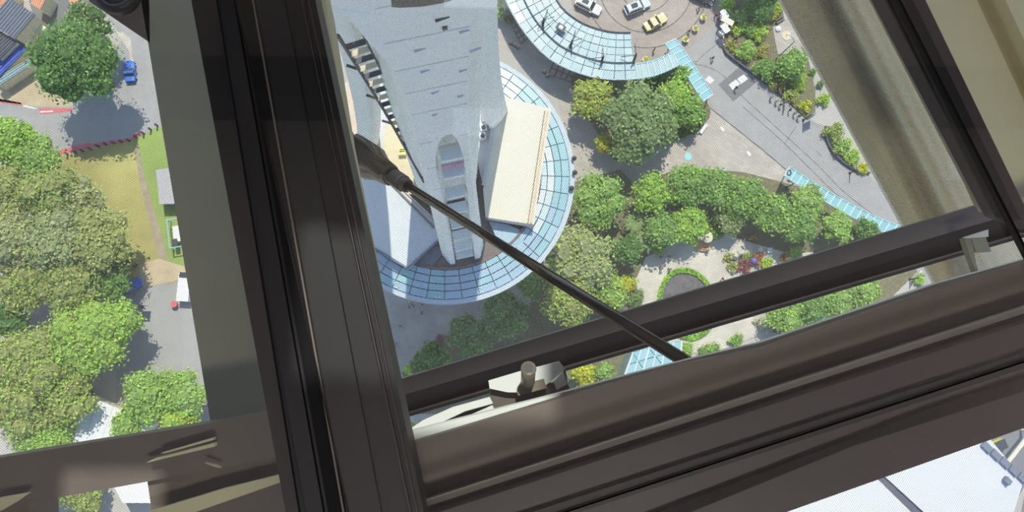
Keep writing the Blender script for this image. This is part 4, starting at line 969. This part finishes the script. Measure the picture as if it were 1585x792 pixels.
# ------------------------------------------------------------------ people (tiny figures, one body each)
M_skin = mat('skin', S(214, 172, 146), .6, .03); M_hair = mat('dark hair', S(58, 48, 42), .8, .05)
def person_mesh(step, arm, seed):
    J = {'pel': (0, 0, .95), 'sp': (0, 0, 1.2), 'ch': (0, 0, 1.38), 'nk': (0, 0, 1.5), 'hd': (.03, 0, 1.62), 'tp': (.02, 0, 1.72),
         'sl': (0, .19, 1.40), 'el': (-.05*arm, .27, 1.12), 'wl': (.16*arm, .27, .88), 'fl': (.2*arm, .26, .78), 'sr': (0, -.19, 1.40), 'er': (.08*arm, -.27, 1.12), 'wr': (.30*arm, -.25, .95), 'fr': (.36*arm, -.24, .88),
         'hl': (0, .1, .90), 'kl': (.17*step, .1, .5), 'al': (.12*step, .1, .1), 'tl': (.28*step+.1, .11, .04), 'hr': (0, -.1, .90), 'kr': (-.08*step, -.1, .5), 'ar': (-.34*step, -.1, .12), 'tr': (-.20*step+.1, -.11, .04)}
    Rr = {'pel': .15, 'sp': .14, 'ch': .17, 'nk': .06, 'hd': .105, 'tp': .08, 'sl': .085, 'el': .05, 'wl': .038, 'fl': .045, 'sr': .085, 'er': .05, 'wr': .038, 'fr': .045, 'hl': .1, 'kl': .07, 'al': .05, 'tl': .045, 'hr': .1, 'kr': .07, 'ar': .05, 'tr': .045}
    E = [('pel', 'sp'), ('sp', 'ch'), ('ch', 'nk'), ('nk', 'hd'), ('hd', 'tp'), ('ch', 'sl'), ('sl', 'el'), ('el', 'wl'), ('wl', 'fl'), ('ch', 'sr'), ('sr', 'er'), ('er', 'wr'), ('wr', 'fr'), ('pel', 'hl'), ('hl', 'kl'), ('kl', 'al'), ('al', 'tl'), ('pel', 'hr'), ('hr', 'kr'), ('kr', 'ar'), ('ar', 'tr')]
    ks = list(J); me = bpy.data.meshes.new('body'); me.from_pydata([J[k] for k in ks], [(ks.index(a), ks.index(b)) for a, b in E], [])
    o = bpy.data.objects.new('body', me); COL.objects.link(o)
    sk = o.modifiers.new('s', 'SKIN'); sk.use_smooth_shade = True
    for k, v in zip(ks, me.skin_vertices[0].data): r = Rr[k]; v.radius = (r, r*(.72 if k in ('pel', 'sp', 'ch') else 1)); v.use_root = (k == 'pel')
    o.modifiers.new('d', 'SUBSURF').levels = 1
    dg = bpy.context.evaluated_depsgraph_get(); m2 = bpy.data.meshes.new_from_object(o.evaluated_get(dg)); bpy.data.objects.remove(o); m2.name = 'body'
    return m2
PM = [person_mesh(1.0, 1.0, 1), person_mesh(.25, .4, 2)]
CLO = {'white': M_white, 'black': M_black, 'red': mat('red cloth', S(178, 70, 66), .8), 'navy': mat('navy cloth', S(60, 68, 96), .8), 'grey': M_slate, 'blue': mat('blue cloth', S(90, 140, 200), .8), 'tan': M_tan}
def person(x, y, top, leg, walk, az, lab, z=.05):
    me = PM[0 if walk else 1].copy(); me.materials.clear()
    for m in (CLO[top], CLO[leg], M_skin, M_hair): me.materials.append(m)
    for p in me.polygons:
        c = p.center
        p.material_index = 3 if (c.z > 1.66 or (c.z > 1.56 and c.x < 0.0)) else 2 if c.z > 1.49 else 2 if (abs(c.y) > .2 and c.z < 1.0) else 0 if c.z > .95 else 1
    o = link('person', me, None, P(x, y, z), az); tag(o, lab, 'person')
    return o
person(1101, 92, 'black', 'black', True, -1.2, 'person in black walking on the asphalt roadway')
person(1065, 51, 'grey', 'black', True, 1.2, 'person in grey walking past the last cream planter')
person(1137, 138, 'black', 'navy', False, .5, 'person in dark clothes standing beside the square ground hatches', .07)
person(1106, 26, 'red', 'black', False, .2, 'person in red by the white topped stand', .05)
person(1110, 31, 'navy', 'black', False, 2.0, 'person in navy by the white topped stand', .05)
person(1022, 398, 'black', 'navy', True, -1.5, 'person in black, first of the pair above the oval hedge', .15)
person(1022, 416, 'navy', 'black', True, -1.5, 'person in navy walking behind the pair above the oval hedge', .15)
person(1035, 398, 'red', 'black', True, -1.5, 'person in dark red, second of the pair above the oval hedge', .15)
person(1035, 417, 'grey', 'black', True, -1.5, 'person in grey at the rim of the oval hedge', .15)
person(1093, 388, 'white', 'navy', False, 1.0, 'person in white beside the orange bench', .15)
person(1145, 394, 'white', 'blue', False, 1.4, 'person in white seated side of the grey seat wall', .15)
person(1116, 432, 'black', 'tan', True, .4, 'person in black on the path at the dark transom edge', .15)
person(1192, 152, 'white', 'black', False, -2.2, 'person in white beside the garden wall above the group', .05)
for i, (x, y, tp) in enumerate(((1200, 158, 'white'), (1206, 164, 'black'), (1213, 160, 'red'), (1212, 170, 'white'), (1220, 172, 'navy'), (1228, 177, 'tan'), (1234, 182, 'black'))):
    person(x, y, tp, 'black', False, -2+i*.5, ['person in white first in the line along the garden wall', 'person in black second in the line along the garden wall', 'person in red close to the garden wall in the line', 'person in white in the middle of the garden wall line', 'person in navy beside the middle of the garden wall line', 'person in tan near the banner post', 'person in black last of the line by the banner post'][i])
person(1291, 240, 'red', 'grey', False, 1.0, 'person in red at the curved planter wall')
person(1295, 236, 'black', 'grey', False, 2.5, 'person in black at the curved planter wall')
person(1011, 79, 'black', 'black', False, 2.5, 'person in black beside the ribbed walkway roof')
person(1080, 15, 'grey', 'black', True, 2.5, 'person in grey walking by the dark car')
person(1028, 88, 'black', 'navy', False, .3, 'person in black under the bend of the walkway roofs')
person(766, 45, 'black', 'black', True, -.8, 'person in black walking beside the ring roof')
for i, (x, y, tp) in enumerate(((635, 470, 'white'), (640, 473, 'black'), (652, 470, 'white'), (634, 476, 'navy'), (653, 484, 'blue'), (620, 504, 'grey'), (612, 530, 'white'), (606, 540, 'blue'))):
    person(x, y, tp, 'black', i % 2 == 0, i*.9, ['person in white nearest the shaded ring gutter', 'person in black beside the shaded ring gutter', 'person in white beside the ring lights', 'person in navy in the shaded crowd', 'person in pale blue below the shaded crowd', 'person in grey alone on the shaded pavement', 'person in white near the blue cart', 'person in blue at the frame edge of the shaded pavement'][i])
t = thing('hand_cart', 'bright blue cart on the shaded pavement at the frame edge', 'cart', P(604, 536, .02), .4)
MB().box((0, 0, .6), (1.4, .9, .6)).build('box', M_carb, t); MB().tube([(-.7, 0, .8), (-1.2, 0, 1.0)], .04, 5).build('handle', M_black, t)
for sx in (-.45, .45):
    for sy in (-.42, .42): MB().tube([(sx, sy-.04, .2), (sx, sy+.04, .2)], .2, 10).build('wheel', M_tyre, t)

# ------------------------------------------------------------------ NEAR: glass floor, frames, rod
GD = 1.15                                     # depth of the glass surface below the eye
def bar(name, pts, d0, th, m, parent=None, lab=None, kind=True):
    """pts: pixel outline of the top face at depth d0 (a number or one depth per point); straight down by th"""
    ds = d0 if hasattr(d0, '__len__') else [d0]*len(pts)
    top = [PD(x, y, d) for (x, y), d in zip(pts, ds)]
    bot = [p-Vector((0, 0, th)) for p in top]
    o = MB().hull(top, bot).build(name, m, parent)
    if kind and parent is None: o['kind'] = 'structure'
    if lab: o['label'] = lab
    return o
def glass_mat(name, dot=True):
    m = bpy.data.materials.new(name); m.use_nodes = True; nt = m.node_tree; nt.nodes.clear(); L = nt.links.new; N = nt.nodes.new
    out = N('ShaderNodeOutputMaterial'); tr = N('ShaderNodeBsdfTransparent'); tr.inputs[0].default_value = (.955, .975, .97, 1)
    gl = N('ShaderNodeBsdfGlossy'); gl.inputs['Roughness'].default_value = .02
    fr_ = N('ShaderNodeFresnel'); fr_.inputs[0].default_value = 1.5
    mx = N('ShaderNodeMixShader'); L(fr_.outputs[0], mx.inputs[0]); L(tr.outputs[0], mx.inputs[1]); L(gl.outputs[0], mx.inputs[2])
    last = mx.outputs[0]
    if dot:
        tc = N('ShaderNodeTexCoord'); vo = N('ShaderNodeTexVoronoi'); vo.voronoi_dimensions = '2D'; vo.inputs['Scale'].default_value = 1/.0052; vo.inputs['Randomness'].default_value = 0.0
        mp = N('ShaderNodeMapping'); mp.inputs['Rotation'].default_value = (0, 0, .6)
        L(tc.outputs['Object'], mp.inputs[0]); L(mp.outputs[0], vo.inputs['Vector'])
        lt = N('ShaderNodeMath'); lt.operation = 'LESS_THAN'; lt.inputs[1].default_value = .25; L(vo.outputs['Distance'], lt.inputs[0])
        sc = N('ShaderNodeMath'); sc.operation = 'MULTIPLY'; sc.inputs[1].default_value = .5; L(lt.outputs[0], sc.inputs[0])
        df = N('ShaderNodeBsdfTranslucent'); df.inputs[0].default_value = S(190, 190, 190)
        d2 = N('ShaderNodeBsdfDiffuse'); d2.inputs[0].default_value = S(120, 120, 120)
        ad = N('ShaderNodeMixShader'); L(df.outputs[0], ad.inputs[1]); L(d2.outputs[0], ad.inputs[2])
        m2 = N('ShaderNodeMixShader'); L(sc.outputs[0], m2.inputs[0]); L(last, m2.inputs[1]); L(ad.outputs[0], m2.inputs[2]); last = m2.outputs[0]
    L(last, out.inputs[0]); return m
M_glass = glass_mat('fritted floor glass')
M_glass2 = glass_mat('clear floor glass', False)
for i, (q, lab) in enumerate((([(-700, -450), (262, -450), (560, 1400), (-700, 1400)], 'clear inner floor glass over the park trees'), ([(264, -450), (1162, -450), (1660, 533), (560, 893)], 'clear inner floor glass over the tower leg and garden'), ([(1166, -450), (2300, -450), (2300, 325), (1664, 531)], 'clear inner floor glass over the beige panels'), ([(562, 896), (2300, 327), (2300, 1400), (562, 1400)], 'clear inner floor glass over the white hall roof'))):
    b = MB(); n_ = 4; tp = [PD(x, y, GD) for x, y in q]; bt_ = [p-Vector((0, 0, .012)) for p in tp]
    b.add(tp+bt_, [(0, 1, 2, 3) if n_ == 4 else ()], 0); b.f.append((7, 6, 5, 4)); b.mi.append(0)
    for k in range(4): b.f.append((k, (k+1) % 4, 4+(k+1) % 4, 4+k)); b.mi.append(1)
    if len(q) == 5: pass
    o = struct(b.build('window_%d' % (i+1), [M_glass2, M_seam]), lab)
OD = 2.45                                     # the outer, fritted glazing under the frames
for i, (q, lab) in enumerate((([(-900, -500), (298, -500), (470, 1300), (-900, 1300)], 'dot fritted outer glass under the park side'), ([(300, -500), (2300, -500), (2300, 1300), (472, 1300)], 'dot fritted outer glass under the tower side'))):
    o = bar('window_%d' % (i+5), q, OD, .012, M_glass); o['label'] = lab
# mullion between the two upper panes: four ribs of different depth, all under the glass
yA, yB = -620, 1500
def ext(q, up=1.25, down=0.0):                # lengthen a quad a0, a1, b1, b0 along a -> b
    a0, a1, b1, b0 = q; f = lambda a, b, k: (a[0]+(b[0]-a[0])*k, a[1]+(b[1]-a[1])*k)
    return [f(a0, b0, -up), f(a1, b1, -up), f(a1, b1, 1+down), f(a0, b0, 1+down)]
def seg(x0a, x0b, x1a, x1b, d, th, m, nm, par=None, lab=None):   # x at y=0 and y=792 of both edges
    f = lambda xa, xb, y: xa+(xb-xa)*y/792
    return bar(nm, [(f(x0a, x0b, yA), yA), (f(x1a, x1b, yA), yA), (f(x1a, x1b, yB), yB), (f(x0a, x0b, yB), yB)], d, th, m, par, lab, par is None)
mul = seg(296, 442, 488, 656, GD+.06, .10, M_frame, 'trim_1', None, 'wide dark mullion running across the glass floor')
seg(330, 474, 362, 500, GD+.045, .02, M_frame, 'raised_rib', mul)
seg(370, 508, 390, 530, GD+.05, .012, M_seam, 'seam_gasket', mul)
seg(390, 530, 392.5, 533, GD+.04, .02, M_frame2, 'edge_bead', mul)
seg(396, 536, 440, 590, GD+.045, .02, M_frame, 'raised_rib', mul)
seg(466, 634, 467.5, 636, GD+.04, .02, M_frame3, 'edge_bead', mul)
seg(476, 645, 477.2, 646.5, GD+.045, .02, M_frame3, 'edge_bead', mul)
# beige beams under the glass
bm1 = bar('trim_2', [(119, -600), (209, -600), (300, -80), (452, 792), (560, 1400), (455, 1400), (326, 655), (205, -80)], 2.3, .12, M_shadebeige, None, 'plain shade-darkened beige beam crossing below the dark mullion')
rb = bar('trim_3', [(350, -600), (378, -600), (487, -80), (504, 0), (537, 205), (576, 402), (640, 792), (600, 792), (540, 402)], 1.7, .12, M_beige, None, 'thin beige beam edge showing beside the dark mullion')
# facetted beam behind the right mullion
Ls = [((1170, -80), (1512, 620), 3.3), ((1205-2, 0), (1470, 460), 3.3)]
def facet(name, e0, e1, d0, d1, m, th=.12, parent=None, lab=None):
    (a0, b0_), (a1, b1_) = e0, e1
    a0, a1, b1_, b0_ = ext([a0, a1, b1_, b0_], 1.0, .35)
    return bar(name, [a0, b0_, b1_, a1], [d0, d0, d1, d1], .02, m, parent, lab)
E0 = ((1165, -80), (1448, 440)); E1 = ((1190, -80), (1462, 440)); E2 = ((1246, -80), (1498, 440)); E3 = ((1285, -80), (1545, 440)); E4 = ((1400, -80), (1640, 440))
bR = facet('trim_4', E0, E1, 3.2, 3.3, M_greyclad, .2, None, 'facetted beige beam with a shaded groove beyond the tower view')
facet('groove_face', E1, E2, 3.42, 3.62, M_beige2, .1, bR)
facet('groove_face', E2, E3, 3.62, 3.25, M_beige2, .1, bR)
facet('sloped_face', E3, E4, 3.25, 2.55, M_beige2, .1, bR)
# dark mullion on the other side
mr = bar('trim_5', ext([(1327, -80), (1394, -80), (1602, 352), (1543, 330)]), GD+.06, .03, M_frame3, None, 'dark mullion bordering the tower view')
bar('edge_bead', ext([(1317, -80), (1323, -80), (1533, 325), (1527, 325)]), GD+.10, .02, M_greyclad, mr)
bar('raised_rib', ext([(1344, -80), (1374, -80), (1580, 340), (1552, 332)]), GD+.045, .02, M_frame, mr)
# beige panels past it
pr = bar('trim_6', ext([(1380, -90), (1470, -90), (1652, 300), (1556, 306)]), 1.55, .1, M_beige, None, 'smooth beige panel beyond the dark mullion')
bar('panel_face', ext([(1470, -90), (1488, -90), (1672, 300), (1652, 300)]), [1.55, 1.62, 1.62, 1.55], .1, M_beige, pr)
bar('panel_groove', ext([(1460, -90), (1544, -90), (1725, 300), (1641, 300)]), 1.66, .05, M_beige2, pr)
bar('panel_face', ext([(1514, -90), (1640, -90), (1816, 300), (1697, 300)]), 1.52, .16, M_beige, pr)
# transom (lower layer) from the mullion across to the far corner
def ln(p0, p1, x): return p0[1]+(p1[1]-p0[1])*(x-p0[0])/(p1[0]-p0[0])
U0, U1 = (608, 590), (1520, 315)
Lw0, Lw1 = (625, 647), (1504, 391)
u = lambda x: (x, ln(U0, U1, x)); l = lambda x: (x, ln(Lw0, Lw1, x))
mid = lambda x, f=.42: (x, u(x)[1]+(l(x)[1]-u(x)[1])*f)
tr1 = bar('trim_7', [u(450), u(2300), mid(2300), mid(450)], 2.0, .16, M_frame2, None, 'long dark transom across the garden view')
bar('lower_face', [mid(450), mid(2300), l(2300), l(450)], [2.02, 2.02, 2.14, 2.14], .14, M_frame, tr1)
bar('edge_bead', [(450, l(450)[1]-8), (2300, l(2300)[1]-8), (2300, l(2300)[1]-5), (450, l(450)[1]-5)], 2.08, .05, M_frame2, tr1)
# big near beam with pale ledge
led_t = [(560, 683), (632, 662), (878, 598), (965, 590), (1074, 556), (1180, 529), (1452, 438), (1507, 426), (1640, 385)]
led_b = [(560, 706), (632, 687), (860, 618), (1051, 564), (1180, 538), (1452, 446), (1640, 394)]
t2 = bar('trim_8', [(470, 730), (632, 687), (860, 618), (1051, 564), (1180, 538), (1452, 446), (1640, 390), (2300, 193), (2300, 239), (1680, 440), (1200, 588), (650, 768), (470, 826)], 1.32, .07, M_frame2, None, 'broad brown beam running across below the slot')
bar('pale_ledge', [(560, 706), (632, 687), (860, 618), (1051, 564), (1180, 538), (1452, 446), (1640, 394), (1640, 386), (1452, 438), (1180, 529), (1074, 554), (965, 582), (860, 610), (632, 668), (560, 690)], 1.36, .03, M_pale, t2)
s0 = lambda x: ln((650, 768), (1585, 466), x)
def band(a, b_, d, m, nm, th=.05, par=None, lab=None):
    return bar(nm, [(470, s0(470)+a), (2300, s0(2300)+a), (2300, s0(2300)+b_), (470, s0(470)+b_)], d, th, m, par if par else None, lab)
band(2, 7, 1.30, M_frame, 'shadow_joint', .03, t2)
band(8, 19, 1.285, M_alu, 'bright_bead', .03, t2)
band(20, 34, 1.30, M_frame3, 'bead_seat', .04, t2)
t3 = bar('trim_9', [(470, s0(470)+34), (2300, s0(2300)+34), (2300, 414), (1585, 662), (1215, 793), (1080, 842), (470, 1035)], GD+.10, .08, M_frame3, None, 'wide plum dark beam at the foot of the view')
bar('dark_groove', [(640, s0(640)+166), (1433, 634), (2300, 345), (2300, 376), (1320, 690), (640, s0(640)+196)], GD+.09, .015, M_seam, t3)
band(80, 104, GD+.09, M_frame, 'flat_rib', .02, t3)
# left lower transom with slot and pale ledge strips that paint sun streaks
tl = bar('trim_10', [(-700, 829), (0, 708), (330, 654), (470, 630), (470, 700), (228, 745), (45, 778), (-80, 800), (-700, 912)], 2.0, .16, M_frame2, None, 'dark transom below the park trees')
bar('side_piece', [(228, 745), (470, 698), (480, 840), (240, 840), (233, 778)], 2.02, .14, M_frame2, tl)
bar('side_piece', [(-700, 908), (44, 775), (47, 840), (-700, 980)], 2.02, .14, M_frame2, tl)
bar('sun_streak_ledge', [(248, 701), (330, 677), (330, 681), (256, 701)], 1.96, .02, M_beige, tl)
bar('sun_streak_ledge', [(226, 716), (240, 709), (332, 685), (332, 691)], 1.96, .02, M_beige, tl)
bar('sun_streak_ledge', [(-4, 771), (42, 763), (20, 778), (-4, 792)], 1.96, .02, M_beige, tl)
bar('sun_streak_ledge', [(228, 792), (346, 756), (446, 732), (446, 742), (280, 800), (220, 800)], 1.96, .02, M_beige, tl)
bar('latch', [(316, 716), (332, 720), (340, 724), (330, 721)], 1.96, .02, M_beige, tl)
# tension rod with fork
rodt = thing('tension_rod', 'steel tension rod running from its cast fork to the broad brown beam', 'rod', PD(628, 286, 2.4))
o0 = rodt.location.copy(); r0 = Vector((0, 0, 0)); r1 = PD(1064, 561, 1.46)-o0
ax = (r1-r0).normalized()
MB().tube([r0, r1], .0112, 20).build('rod', M_rod, rodt, smooth=True)
MB().tube([r0-ax*.02, r0+ax*.01], .019, 8).build('lock_nut', M_cast, rodt)
side = ax.cross(Vector((0, 0, 1))).normalized(); up = side.cross(ax)
def sect(b, ss):                              # ss: s along the axis, half width, half height
    vs_ = []; fs = []; n = 12
    for s, hw, hh in ss:
        c = r0+ax*s
        for k in range(n):
            a = 2*math.pi*k/n; ca, sa = math.cos(a), math.sin(a)
            q = max(abs(ca), abs(sa)); e = .35
            vs_.append(c+side*hw*(ca*(1-e)+ca/q*e)+up*hh*(sa*(1-e)+sa/q*e))
    for i in range(len(ss)-1):
        for k in range(n): fs.append((i*n+k, i*n+(k+1) % n, (i+1)*n+(k+1) % n, (i+1)*n+k))
    fs += [tuple(range(n)), tuple(range((len(ss)-1)*n, len(ss)*n))]
    return b.add(vs_, fs)
sect(MB(), [(-.115, .021, .021), (-.11, .023, .023), (-.02, .023, .023), (-.015, .021, .021)]).build('collar_sleeve', M_cast, rodt, smooth=False)
fk_ = sect(MB(), [(-.44, .056, .03), (-.30, .055, .03), (-.25, .052, .03), (-.19, .036, .028), (-.12, .031, .026), (-.10, .027, .025)]).build('fork_body', M_cast, rodt, smooth=False)
for sd in (-1, 1):
    b = MB(); b.tube([r0+ax*-.40+side*sd*.034+up*.03, r0+ax*-.28+side*sd*.034+up*.03, r0+ax*-.19+side*sd*.018+up*.027, r0+ax*-.12+side*sd*.016+up*.025], [.008, .012, .009, .006], 8).build('fork_tine', M_cast, fk_, smooth=True)
hang = r0+ax*-.43
MB().hull([hang+Vector((sx*.02, sy*.03, HC-1.30-o0.z-hang.z)) for sx, sy in ((-1, -1), (1, -1), (1, 1), (-1, 1))], [hang+Vector((sx*.02, sy*.03, -.02)) for sx, sy in ((-1, -1), (1, -1), (1, 1), (-1, 1))]).build('hanger', M_cast, rodt)
# clamp bracket on the slot ledge
cb = thing('clamp_bracket', 'pale steel clamp bracket with a hollow bolt beside the slot', 'bracket', PD(820, 600, 1.5)); c0 = cb.location.copy()
def part(nm, pts, d0, th, m):
    ds = d0 if hasattr(d0, '__len__') else [d0]*len(pts)
    top = [PD(x, y, d)-c0 for (x, y), d in zip(pts, ds)]
    return MB().hull(top, [p-Vector((0, 0, th)) for p in top]).build(nm, m, cb)
part('plate', [(756, 589), (803, 575), (866, 559), (875, 571), (845, 596), (805, 607), (786, 607), (758, 601)], 1.47, .012, M_pale)
part('plate_side', [(866, 559), (878, 582), (879, 594), (862, 603), (858, 590), (875, 571)], 1.48, .03, M_pale)
part('block', [(758, 601), (786, 607), (845, 592), (879, 594), (884, 606), (770, 640), (762, 625)], 1.49, .05, M_frame2)
part('step', [(800, 606), (803, 596), (842, 586), (844, 594), (848, 600), (802, 612)], 1.46, .02, M_cast)
bc = PD(817, 590, 1.46)-c0; bt = PD(818, 570, 1.40)-c0
bax = (bt-bc)
bs_ = MB().tube([bc, bt], .0112, 20).build('bolt_sleeve', M_cast, cb, smooth=True)
MB().tube([bt-bax*.02, bt+bax*.03], [.0122, .0112], 20)  .build('bolt_rim', M_cast, bs_, smooth=True)
MB().tube([bt+bax*.02, bt+bax*.05], .0075, 14).build('bolt_socket', M_black, bs_)
arm = thing('support_arm', 'pale curved steel arm tapering from the clamp towards the mullion', 'arm', PD(690, 650, 1.5)); a0 = arm.location.copy()
def apart(nm, pts, d, th, m): return MB().hull([PD(x, y, d)-a0 for x, y in pts], [PD(x, y, d)-a0-Vector((0, 0, th)) for x, y in pts]).build(nm, m, arm)
apart('blade', [(628, 668), (655, 650), (700, 630), (758, 614), (763, 624), (720, 636), (680, 655), (648, 674), (630, 682)], 1.45, .006, M_pale)
apart('flange', [(710, 658), (728, 642), (762, 627), (768, 640), (740, 650)], 1.45, .006, M_pale)
apart('web', [(640, 680), (680, 656), (720, 637), (764, 625), (728, 643), (710, 658)], 1.47, .01, M_black)
# corner bracket
kb = thing('corner_bracket', 'small folded metal bracket where the transom meets the facetted beam', 'bracket', PD(1510, 390, 1.95)); k0 = kb.location.copy()
def kpart(nm, pts, d, th, m): return MB().hull([PD(x, y, d)-k0 for x, y in pts], [PD(x, y, d)-k0-Vector((0, 0, th)) for x, y in pts]).build(nm, m, kb)
kpart('top_plate', [(1492, 367), (1530, 355), (1530, 366), (1504, 368)], 1.9, .01, M_greyclad)
kpart('web_plate', [(1492, 368), (1502, 366), (1514, 420), (1512, 424), (1500, 392)], 1.92, .02, M_shadebeige)
kpart('box_plate', [(1504, 369), (1526, 367), (1534, 389), (1511, 390)], 1.94, .02, M_shadebeige)
kpart('foot_plate', [(1508, 424), (1542, 412), (1546, 415), (1512, 428)], 1.9, .01, M_greyclad)
# lamp housing at the corner
fl = thing('floodlight', 'dark round floodlight housing at the photo edge beside the beige beam', 'light', PD(180, 0, 2.3)); f0 = fl.location.copy()
MB().hull([PD(x, y, 2.3)-f0 for x, y in ((120, -60), (230, -60), (232, 66), (138, 2))], [PD(x, y, 2.4)-f0 for x, y in ((120, -60), (230, -60), (232, 66), (138, 2))]).build('mount_plate', M_frame2, fl)
hc = PD(180, -14, 2.24)-f0
MB().lathe([(.020, -.03), (.052, -.03), (.055, 0.0), (.050, .012), (.038, .012), (.036, 0.0), (.034, -.02), (.01, -.02)], c=tuple(hc), n=28).build('housing', M_black, fl, smooth=True)
# ceiling, floor slab round the glass, unseen fill light added to brighten the frames
holes = [(-.12, .23, 1.51, 1.73), (-.72, -.52, 1.63, 1.74)]     # added slots, placed to throw sun on the clamp and ledges
cb_ = MB(); zc_ = HC+1.75
for x0, x1, y0, y1 in ((-3.6, 3.6, -3.2, 1.45), (-3.6, 3.6, 1.8, 4.8), (-3.6, -.72, 1.45, 1.8), (-.52, -.12, 1.45, 1.8), (.23, 3.6, 1.45, 1.8), (-.12, .23, 1.45, 1.51), (-.12, .23, 1.73, 1.8), (-.72, -.52, 1.45, 1.63), (-.72, -.52, 1.74, 1.8)):
    cb_.box(((x0+x1)/2, (y0+y1)/2, zc_), (x1-x0, y1-y0, .05))
struct(cb_.build('ceiling', M_ceil), 'taupe ceiling above the glass floor')
for x0, x1, y0, y1 in holes:
    o = struct(MB().box(((x0+x1)/2, (y0+y1)/2, zc_+.04), (x1-x0+.06, y1-y0+.06, .012)).build('window_7' if x0 > -.5 else 'window_8', M_glass2), 'pane over an added ceiling slot that lets sun in')
struct(MB().box((0, 1.06, HC+1.52), (7.2, .16, .42)).build('trim_11', M_black), 'dark bulkhead across the ceiling')
M_floor = mat('dark carpet', S(60, 58, 60), .95, .1, 8)
fl_ = MB()
for x0, x1, y0, y1 in ((-3.6, -1.15, -3.2, 1.4), (1.6, 3.6, -3.2, -.6), (-1.15, 1.6, -3.2, -.72)):
    fl_.box(((x0+x1)/2, (y0+y1)/2, HC-GD-.05), (x1-x0, y1-y0, .1))
struct(fl_.build('floor', M_floor), 'dark carpeted floor round the glass panes')
lt_ = bpy.data.lights.new('frame_fill', 'AREA'); lt_.shape = 'RECTANGLE'; lt_.size = 1.2; lt_.size_y = .3; lt_.energy = 70; lt_.color = (1, .93, .84)
lo_ = bpy.data.objects.new('frame_fill', lt_); COL.objects.link(lo_); lo_.location = (.5, -1.5, HC+1.6)
lo_.rotation_euler = (Vector((.2, 0, HC-1.4))-lo_.location).to_track_quat('-Z', 'Y').to_euler()
for sx in (-1, 1):
    cv = bpy.data.lights.new('veil_fill', 'AREA'); cv.shape = 'RECTANGLE'; cv.size = .3; cv.size_y = 4.5; cv.energy = 42; cv.color = (1, .94, .9)  # added uplight, brightens the ceiling for the veil on the glass
    co = bpy.data.objects.new('veil_fill', cv); COL.objects.link(co); co.location = (sx*2.9, -.4, HC+.9)
    co.rotation_euler = (Vector((-sx*.9, 0, 1))).to_track_quat('-Z', 'Y').to_euler()
